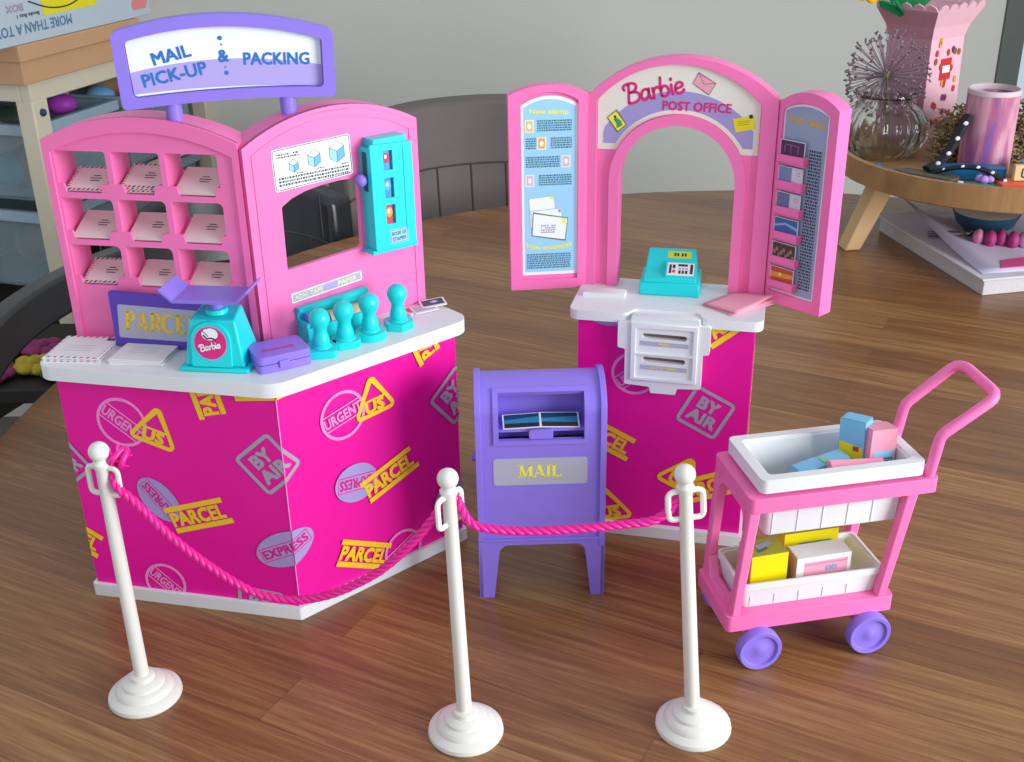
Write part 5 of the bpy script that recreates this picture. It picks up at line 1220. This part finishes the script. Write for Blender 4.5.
# low dark bench with flower decorations, seen under the black chair's backrest
bn = thing('low_bench', 'low dark bench carrying coloured flower decorations, left of the table', 'bench', (-76, 166, -TZ))
f = MB(); f.box(-96, -60, 154, 180, -25, -22.6, mat('dark_bench', '#26221F', .6)); f.build('bench_top', bn, bevel=.3)
for x, y in ((-94, 156), (-64, 156), (-94, 176), (-64, 176)): f = MB(); f.box(x, x+3, y, y+3, -TZ, -25, mat('dark_bench', '')); f.build('leg', bn, bevel=.2)
fp = [(-88, 158, 0), (-83, 160, 1), (-78, 158, 0), (-73, 160.5, 1), (-68, 158.5, 2), (-86, 166, 2), (-80, 167, 1), (-74, 167, 0), (-67, 166, 1)]
fl = ['leftmost magenta flower in front', 'left yellow flower in front', 'second magenta flower in front', 'second yellow flower in front', 'green flower at the right end in front', 'green flower at the left back', 'yellow flower in the back row', 'magenta flower in the back row', 'yellow flower at the right back']
for (x, y, ci), lbl in zip(fp, fl):
    colr = ('#8E2F68', '#B3A01E', '#35552F')[ci]; g = MB(); pm = mat('petal_'+colr[1:], colr, .7)  # magenta and yellow petals darkened to stand in for shade on them
    for j in range(7): a = j*2*pi/7; g.ball((1.9*cos(a), 1.9*sin(a), 1.0+.3*(j % 2)), 1.4, pm, 8, 6, (1, 1, .6))
    g.ball((0, 0, 1.3), 1.2, pm, 8, 6)
    ob = g.build('paper_flower', origin=(0, 0, 0)); ob.location = Vector((x, y, -22.6+TZ))*CM
    tag(ob, lbl+' of the low dark bench', 'decoration', 'flower decorations on the low bench')

# round wooden riser tray at the right
rs = thing('wooden_riser', 'round light oak riser tray on slanted legs at the back right of the table', 'tray table', (63.5, 147.5, 0))
f = MB(); f.lathe([(1e-3, 9.4), (19.0, 9.4), (20.0, 9.8), (20.0, 12.6), (19.3, 12.6), (19.0, 11.0), (1e-3, 11.0)], LOAK, (63.5, 147.5, 0), 72); f.build('tray_top', rs)
for a in (186, 306, 66):
    ca, sa = cos(radians(a)), sin(radians(a)); f = MB(); fr_ = Fr(63.5, 147.5, ca, sa)
    P = [(17.4, -1.3, 0), (19.6, -1.3, 0), (19.6, 1.3, 0), (17.4, 1.3, 0), (13.2, -1.5, 9.5), (16.0, -1.5, 9.5), (16.0, 1.5, 9.5), (13.2, 1.5, 9.5)]
    f.add([fr_(*p) for p in P], [(3, 2, 1, 0), (4, 5, 6, 7), (0, 1, 5, 4), (1, 2, 6, 5), (2, 3, 7, 6), (3, 0, 4, 7)], mat('riser_leg_wood', '#DDB888', .5, .3, var=.08, nscale=20)); f.build('leg', rs, bevel=.2)
ZT = 11.0
# ribbed glass vase
VG, nt, b = nodes_of('clear_glass'); b.inputs['Transmission Weight'].default_value = 1; b.inputs['Roughness'].default_value = .03; b.inputs['IOR'].default_value = 1.35; b.inputs['Base Color'].default_value = (.93, .95, .93, 1)
vs_ = thing('glass_vase', 'ribbed round glass vase with a rim on the wooden riser, holding the dried allium', 'vase', (49.3, 150.6, ZT))
f = MB(); prof = [(1e-3, 0), (3.2, 0), (4.7, 1.2), (5.5, 2.9), (5.5, 4.6), (4.6, 6.2), (3.4, 7.0), (3.3, 7.7), (4.0, 8.3), (3.85, 8.3), (3.1, 7.7), (3.2, 6.9), (4.4, 6.1), (5.25, 4.5), (5.25, 3.0), (4.5, 1.5), (3.0, .4), (1e-3, .4)]
seg = 96; vv = []
for r, z in prof:
    for k in range(seg):
        a = 2*pi*k/seg; rib = 1+(.06*cos(a*20) if .8 < z < 7.5 and r > 2 else 0); vv.append((49.3+r*rib*cos(a), 150.6+r*rib*sin(a), ZT+z))
f.add(vv, [(i*seg+k, i*seg+(k+1) % seg, (i+1)*seg+(k+1) % seg, (i+1)*seg+k) for i in range(len(prof)-1) for k in range(seg)], VG); f.build('bowl', vs_, ang=80)
f = MB(); f.lathe([(3.95, 8.15), (4.15, 8.25), (4.1, 8.5), (3.85, 8.45)], VG, (49.3, 150.6, ZT), 40); f.build('lip', vs_)
# dried allium
STEM = mat('dried_stem', '#8A7C5C', .8); ALL = mat('dried_allium', '#87707C', .8, var=.2, nscale=300)
al = thing('dried_allium', 'round dried purple allium flower head in the glass vase', 'dried flower', (49.3, 150.6, ZT+1))
hc = Vector((48.9, 150.2, ZT+10.6))
f = MB(); f.tube([(50.5, 151.6, ZT+.8), (49.4, 150.6, ZT+7), tuple(hc)], .25, STEM, 8); f.build('stem', al)
f = MB(); rn = random.Random(5)
f.ball(hc, .5, mat('allium_heart', '#A8B060', .7), 10, 6)
N = 165
for k in range(N):
    ph = math.acos(1-2*(k+.5)/N); th_ = pi*(1+5**.5)*k; dv = Vector((cos(th_)*sin(ph), sin(th_)*sin(ph), cos(ph))); R_ = 5.1*rn.uniform(.88, 1.1)
    e = hc+dv*R_; f.tube([tuple(hc+dv*.3), tuple(e)], [.035, .05], ALL, 4)
    for j in range(3):
        w3 = Vector((rn.uniform(-1, 1), rn.uniform(-1, 1), rn.uniform(-1, 1)))*.32; f.tube([tuple(e), tuple(e+dv*.25+w3)], [.1, .15], ALL, 4)
f.build('flower_head', al, smooth=False)
# pink paper gift bag
bg_ = thing('paper_gift_bag', 'pink flared paper bag with dots and a red square on the wooden riser', 'gift bag', (56.2, 158.3, ZT))
BAG = mat('pale_pink_bag', '#E9B7C6', .6, var=.06); BAG_SHADED = mat('shaded_bag_pink', '#C98FA0', .6, var=.08)  # the second, darker pink paints in the shading of the front-left face
def bagpt(a, z, r): return Vector((56.2+r*cos(radians(a)), 158.3+r*sin(radians(a)), ZT+z))
f = MB(); angs = [-185, -100, -10, 80]
lv = [(0, 4.6), (5.0, 5.1), (14.3, 4.9), (15.9, 5.5), (18.0, 6.9)]
vv = []
for z, r in lv:
    for a in angs: vv.append(bagpt(a, z, r))
fs = []
for i in range(len(lv)-1):
    for k in range(4): fs.append((i*4+k, i*4+(k+1) % 4, (i+1)*4+(k+1) % 4, (i+1)*4+k))
f.add(vv, [g_ for i_, g_ in enumerate(fs) if i_ % 4 != 0]+[(3, 2, 1, 0)], BAG); f.add(vv, [g_ for i_, g_ in enumerate(fs) if i_ % 4 == 0], BAG_SHADED)
# scalloped edge on the flared collar
for k in range(4):
    a, b_ = vv[16+k], vv[16+(k+1) % 4]; a0, b0 = vv[12+k], vv[12+(k+1) % 4]; up_ = ((a+b_)/2-(a0+b0)/2).normalized()
    for j in range(5):
        c = a.lerp(b_, (j+.5)/5); hw = (b_-a)/10; f.add([c-hw, c+hw, c+hw*.7+up_*.7, c+up_*1.0, c-hw*.7+up_*.7], [(0, 1, 2, 3, 4)], BAG)
o = f.build('bag_body', bg_, smooth=False); so = o.modifiers.new('s', 'SOLIDIFY'); so.thickness = .0015
f = MB(); A0, B0, A1, B1 = vv[1+4], vv[2+4], vv[1+8], vv[2+8]
class BF:
    def __call__(s, u, d, z):
        p = A0.lerp(B0, u).lerp(A1.lerp(B1, u), z); n_ = (B0-A0).cross(A1-A0).normalized(); return p+n_*(-d)
rn = random.Random(8)
bf_ = BF()
for k in range(26):
    u, z = rn.uniform(.08, .92), rn.uniform(-.2, .97); cl = rn.choice(['#B0402C', '#D9A22C', '#7A2E6A', '#C23A30', '#8A6A20']); put(f, bf_, ell2(u, z, .045, .05, 0, 8), mat('dot_'+cl[1:], cl, .6), -.12)
put(f, bf_, poly2([(.36, .42), (.68, .42), (.68, .72), (.36, .72)]), mat('bag_red', '#CC2A34', .5), -.1); put(f, bf_, poly2([(.41, .52), (.63, .52), (.63, .62), (.41, .62)]), WST, -.14)
f.build('bag_print', bg_, smooth=False)
# brick-like leaf and yellow blossom above the bag
f = MB(); GRN = mat('green_leaf_plastic', '#1E8A52', .4)
for k in range(5):
    a = radians(60+22*k); f.add([(0, 0, 0), (3.4*cos(a)-1.1, .5, 3.4*sin(a)), (5.2*cos(a), 0, 5.2*sin(a)), (3.4*cos(a)+1.1, -.5, 3.4*sin(a))], [(0, 1, 2, 3)], GRN)
f.tube([(0, 0, 0), (2.2, 1.2, -5)], .25, GRN, 6)
o = f.build('leaf_spray', origin=(0, 0, 0), smooth=False); so = o.modifiers.new('s', 'SOLIDIFY'); so.thickness = .004; o.location = Vector((53.2, 156.5, ZT+16.6+TZ))*CM; tag(o, 'green pointed plastic leaves rising at the left of the pink paper bag', 'leaf')
f = MB(); YF = mat('yellow_petal', '#F2C21C', .4)
for k in range(8): a = k*pi/4; f.ball((1.5*cos(a), .2*(k % 2), 1.1*sin(a)), .85, YF, 10, 6, (1, .5, 1))
f.ball((0, -.4, 0), .7, mat('orange_heart', '#D98A18', .5), 10, 6); f.tube([(0, .4, 0), (3.5, 2.5, -1.5), (8.5, 6, -7)], .2, GRN, 6)
o = f.build('yellow_flower', origin=(0, 0, 0)); o.location = Vector((46.5, 152, ZT+21.2+TZ))*CM; tag(o, 'yellow blossom at the top edge of the view above the allium', 'flower')
# painted candle holder
cy = thing('painted_paper_cylinder', 'pink and purple crayoned paper cylinder standing on the wooden riser', 'cylinder', (60.0, 142.6, ZT))
CM_, nt, b = nodes_of('crayon_paper'); N_ = nt.nodes.new; tc = N_('ShaderNodeTexCoord'); mp = N_('ShaderNodeMapping'); mp.inputs['Scale'].default_value = (60, 60, 12); nz = N_('ShaderNodeTexNoise'); nz.inputs['Scale'].default_value = 1; nz.inputs['Detail'].default_value = 4
cr = N_('ShaderNodeValToRGB'); e = cr.color_ramp.elements; e[0].position = .35; e[0].color = srgb('#8E5AA0'); e[1].position = .62; e[1].color = srgb('#D8A0B4'); el = e.new(.48); el.color = srgb('#B8688A')
nt.links.new(tc.outputs['Object'], mp.inputs['Vector']); nt.links.new(mp.outputs['Vector'], nz.inputs['Vector']); nt.links.new(nz.outputs['Fac'], cr.inputs['Fac']); nt.links.new(cr.outputs['Color'], b.inputs['Base Color']); b.inputs['Roughness'].default_value = .6
f = MB(); f.lathe([(3.1, 0), (3.1, 10.2), (2.95, 10.2), (2.95, .3), (1e-3, .3)], CM_, (60.0, 142.6, ZT), 40); f.build('sleeve', cy, ang=50)
f = MB(); f.lathe([(2.93, 9.6), (3.15, 9.7), (3.15, 10.25), (2.93, 10.3), (2.93, 9.6)], mat('pale_rim', '#D8C8CC', .5), (60.0, 142.6, ZT), 40, cap=False); f.build('rim', cy)
# dried moss
MOSS = mat('dried_moss', '#9A8462', .9, var=.3, nscale=200); f = MB(); rn = random.Random(21)
for k in range(2400):
    u = rn.uniform(-5.5, 13); v = rn.uniform(-2.6, 2.6); hz = 8.0*max(0, 1-((u-3)/10.5)**2)**.5*max(0, 1-(v/3)**2)**.5; z = rn.uniform(.2, max(.4, hz)); p = Vector((60+u, 147.8+v, ZT+z))
    if (Vector((p.x, p.y))-Vector((60.0, 142.6))).length < 3.6 or (Vector((p.x, p.y))-Vector((49.3, 150.6))).length < 7: continue
    d1 = Vector((rn.uniform(-1, 1), rn.uniform(-1, 1), rn.uniform(-.3, .6))).normalized()*rn.uniform(.5, 1.0); d2 = Vector((rn.uniform(-1, 1), rn.uniform(-1, 1), rn.uniform(-.5, 1)))*.6
    f.tube([tuple(p), tuple(p+d1), tuple(p+d1+d2)], [.13, .11, .05], MOSS, 4)
o = f.build('dried_moss', origin=(62.5, 148, ZT), smooth=False); tag(o, 'tangled tan dried moss behind the crayoned cylinder on the riser', 'dried moss'); o['kind'] = 'stuff'
# small things on the riser
def lanyard(name, lb, pts, wd, m, m2, cat_):
    f = MB(); P = cat(pts, 8); f.tube([tuple(p) for p in P], wd, m, 6, flat=.5)
    for i in range(4, len(P)-4, 5): f.ball(P[i]+Vector((0, -wd*.8, wd*.3)), wd*.36, m2, 6, 4, (1.2, .5, 1))
    o = f.build(name, origin=tuple(P[0])); return tag(o, lb, cat_)
BW_ = mat('black_webbing', '#17181C', .6); WD = mat('white_letters', '#E6E6EA', .5)
lanyard('lanyard', 'black lanyard with white markings draped over the front of the vase', [(56.6, 141.0, ZT+7.4), (55.2, 140, ZT+5), (53.3, 138.6, ZT+2.6), (51.0, 137.4, ZT+1.7)], .75, BW_, WD, 'lanyard')
lanyard('lanyard', 'black white-dotted strap arching in front of the crayoned cylinder', [(51.5, 137.3, ZT+1.2), (54, 135.3, ZT+2.4), (56.5, 134.2, ZT+2.4), (58.6, 132.8, ZT+1.3), (59.4, 131.8, ZT+.4)], .6, BW_, WD, 'strap')
f = MB(); f.slab(rp([(-5, -1.2), (5, -1.2), (4.6, 1.4), (-4.4, 1.4)], .6, 4), 0, 1.5, mat('blue_case', '#1E6FA4', .35)); o = f.build('pencil_case', origin=(0, 0, 0), bevel=.4); o.location = Vector((56.2, 139.0, ZT+.05+TZ))*CM; o.rotation_euler = (0, 0, -.12); tag(o, 'shiny blue case behind the black strap on the riser', 'case')
f = MB(); f.slab(rp([(-3.6, -1.1), (3.6, -1.3), (3.6, 1.3), (-3.6, .9)], .9, 5), 0, 1.3, mat('olive_pouch', '#5F5C50', .6)); o = f.build('glasses_pouch', origin=(0, 0, 0), bevel=.4); o.location = Vector((51.2, 137.0, ZT+TZ))*CM; o.rotation_euler = (0, 0, -.7); tag(o, 'dull olive pouch on the left part of the riser', 'pouch')
f = MB(); f.slab(rp([(-2.9, -1), (2.9, -1), (2.9, 1), (-2.9, 1)], .9, 5), 0, 1.0, mat('sea_green_case', '#4F8F88', .4)); f.slab(rp([(-2.9, -1.05), (-2.3, -1.05), (-2.3, 1.05), (-2.9, 1.05)], .1, 3), 0, 1.15, WST); o = f.build('marker', origin=(0, 0, 0), bevel=.3); o.location = Vector((56.1, 132.0, ZT+TZ))*CM; o.rotation_euler = (0, 0, -.32); tag(o, 'sea green case with a white band near the front rim of the riser', 'case')
f = MB()
for k in range(6): a = k*pi/3; f.ball((.7*cos(a), .7*sin(a), .45), .55, mat('lilac_bow', '#B48CD4', .5), 8, 6)
o = f.build('hair_bow', origin=(0, 0, 0)); o.location = Vector((56.9, 133.9, ZT+.9+TZ))*CM; tag(o, 'lilac hair bow resting under the black strap', 'hair bow')
f = MB(); f.slab(rp([(-2.2, -1.2), (2.2, -1.4), (2.3, 1.2), (-2.0, 1.3)], .2, 3), 0, 1.4, mat('orange_block', '#E2603C', .45)); o = f.build('orange_block', origin=(0, 0, 0), bevel=.15); o.location = Vector((59.9, 132.4, ZT+TZ))*CM; o.rotation_euler = (0, 0, .05); tag(o, 'orange rectangular block at the front right of the riser', 'block')
f = MB(); f.box(-2.4, 2.4, -.3, .3, 0, 1.9, mat('pale_wood_tag', '#DDBB88', .6)); put(f, FF(-.3), frame2([(-1.5, .45), (-.4, .45), (-.4, 1.45), (-1.5, 1.45)], .2, .2, 0, 0, 0), INK, -.02); put(f, FF(-.3), rect2(-.9, .95, .5, .2), INK, -.025); o = f.build('wooden_tag', origin=(0, 0, 0), bevel=.08); o.location = Vector((61.9, 132.6, ZT+1.45+TZ))*CM; o.rotation_euler = (0, 0, .06); tag(o, 'pale wooden tag with a dark mark lying on the orange block', 'wooden tag')
f = MB(); f.slab(rp([(-2, -1.2), (2, -1.2), (1.4, 1.6), (-1.6, 1.4)], .6, 4), 0, 2.6, mat('blue_cap', '#5B93BC', .45)); o = f.build('blue_toy', origin=(0, 0, 0), bevel=.5); o.location = Vector((64.0, 136.4, ZT+TZ))*CM; tag(o, 'light blue rounded toy at the right edge behind the wooden tag', 'toy')
f = MB(); f.ball((0, 0, .6), .75, mat('blue_bead', '#2A6E9C', .4), 12, 8, (1, .8, .8)); o = f.build('bead', origin=(0, 0, 0)); o.location = Vector((46.6, 142.5, ZT+TZ))*CM; tag(o, 'small blue bead at the left rim of the riser', 'bead')
f = MB()
for k in range(5): f.ball((k*.95, .2*(k % 2), .5), .6, mat('grey_stone', '#6E6660', .6), 10, 6)
o = f.build('bracelet', origin=(0, 0, 0)); o.location = Vector((47.6, 140.6, ZT+TZ))*CM; o.rotation_euler = (0, 0, -.8); tag(o, 'grey stone bracelet at the foot of the glass vase', 'bracelet')
# notebook pad and things under the riser
def qpl(pts, z0, z1, m, f_): f_.slab(pts, z0, z1, m)
bk = thing('drawing_pad', 'thick white drawing pad with curling pages under the wooden riser', 'drawing pad', (63, 138, 0))
PG = mat('page_edges', '#C9C6C8', .7, var=.1, nscale=200)
f = MB(); f.slab([(51.2, 152.5), (55.9, 127.2), (75, 131), (71, 157)], 0, 1.9, PG); f.build('page_block', bk, bevel=.1)
f = MB(); f.slab([(50.9, 152.8), (55.6, 126.9), (75.3, 130.7), (71.3, 157.3)], 1.9, 2.15, mat('pad_sheet', '#D7D3DE', .6)); f.build('cover_sheet', bk, bevel=.05)
f = MB(); g = []; N = 12
for i in range(N+1):
    for j in range(7):
        a = Vector((53.3, 150.5, 0)).lerp(Vector((72, 155, 0)), j/6); b_ = Vector((56.2, 128.5, 0)).lerp(Vector((75, 132, 0)), j/6); p = a.lerp(b_, i/N); lift = 2.25+3.0*max(0, 1-j/2.2)**2*(1-i/N)**1.5
        g.append((p.x, p.y, lift))
f.add(g, [(i*7+j, (i+1)*7+j, (i+1)*7+j+1, i*7+j+1) for i in range(N) for j in range(6)], mat('curled_page', '#D2CCE6', .6)); o = f.build('curled_page', bk); so = o.modifiers.new('s', 'SOLIDIFY'); so.thickness = .0004
f = MB(); f.slab([(59.0, 130.2), (64.5, 131.2), (64.0, 134.2), (60.0, 133.0)], 2.3, 2.36, mat('pink_scribble', '#E0559A', .6)); f.build('pink_scribble', bk)
f = MB(); f.lathe([(1e-3, 0), (2.3, 0), (3.6, 1.0), (4.2, 2.5), (4.25, 2.6), (4.0, 2.6), (3.5, 1.3), (2.2, .4), (1e-3, .4)], mat('petrol_blue', '#2E5872', .4), (0, 0, 0), 40)
f.lathe([(3.95, 2.3), (4.02, 2.62), (3.9, 2.62), (1e-3, 2.4)], mat('milk_white', '#DDDADA', .5), (0, 0, 0), 40); o = f.build('small_bowl', origin=(0, 0, 0)); o.location = Vector((62.6, 145.2, 2.2+TZ))*CM; tag(o, 'small petrol blue bowl with white inside on the drawing pad', 'bowl')
STL = mat('steel', '#9A9AA2', .3, .5, 1)
f = MB(); f.tube([(-2.6, .4, .3), (0, .15, .45), (2.2, .3, .5)], .28, STL, 8); f.tube([(-2.6, -.2, .25), (0, -.15, .35), (2.2, 0, .5)], .25, STL, 8)
for k in range(5): f.ball((1.8+.5*k, .3*(-1)**k, .6), .4, STL, 8, 6)
o = f.build('hair_clip', origin=(0, 0, 0)); o.location = Vector((57.0, 142.6, 2.25+TZ))*CM; o.rotation_euler = (0, 0, -.15); tag(o, 'silver hair clip on the drawing pad left of the magenta beads', 'hair clip')
f = MB(); MGB = mat('magenta_fabric', '#A83478', .6, var=.3, nscale=300)
for k in range(4): f.ball((k*1.35-2, .3*(-1)**k, .85), 1.05-.1*(k == 0), MGB if k else mat('pink_bead', '#E486B4', .4), 12, 8, (.75, 1, 1.1))
f.ball((3.8, 0, .9), 1.2, mat('lilac_bead', '#D8C0E6', .5), 12, 8)
o = f.build('hair_scrunchie', origin=(0, 0, 0)); o.location = Vector((61.6, 139.0, 2.25+TZ))*CM; o.rotation_euler = (0, 0, -.25); tag(o, 'magenta and lilac beaded scrunchie on the drawing pad', 'scrunchie')
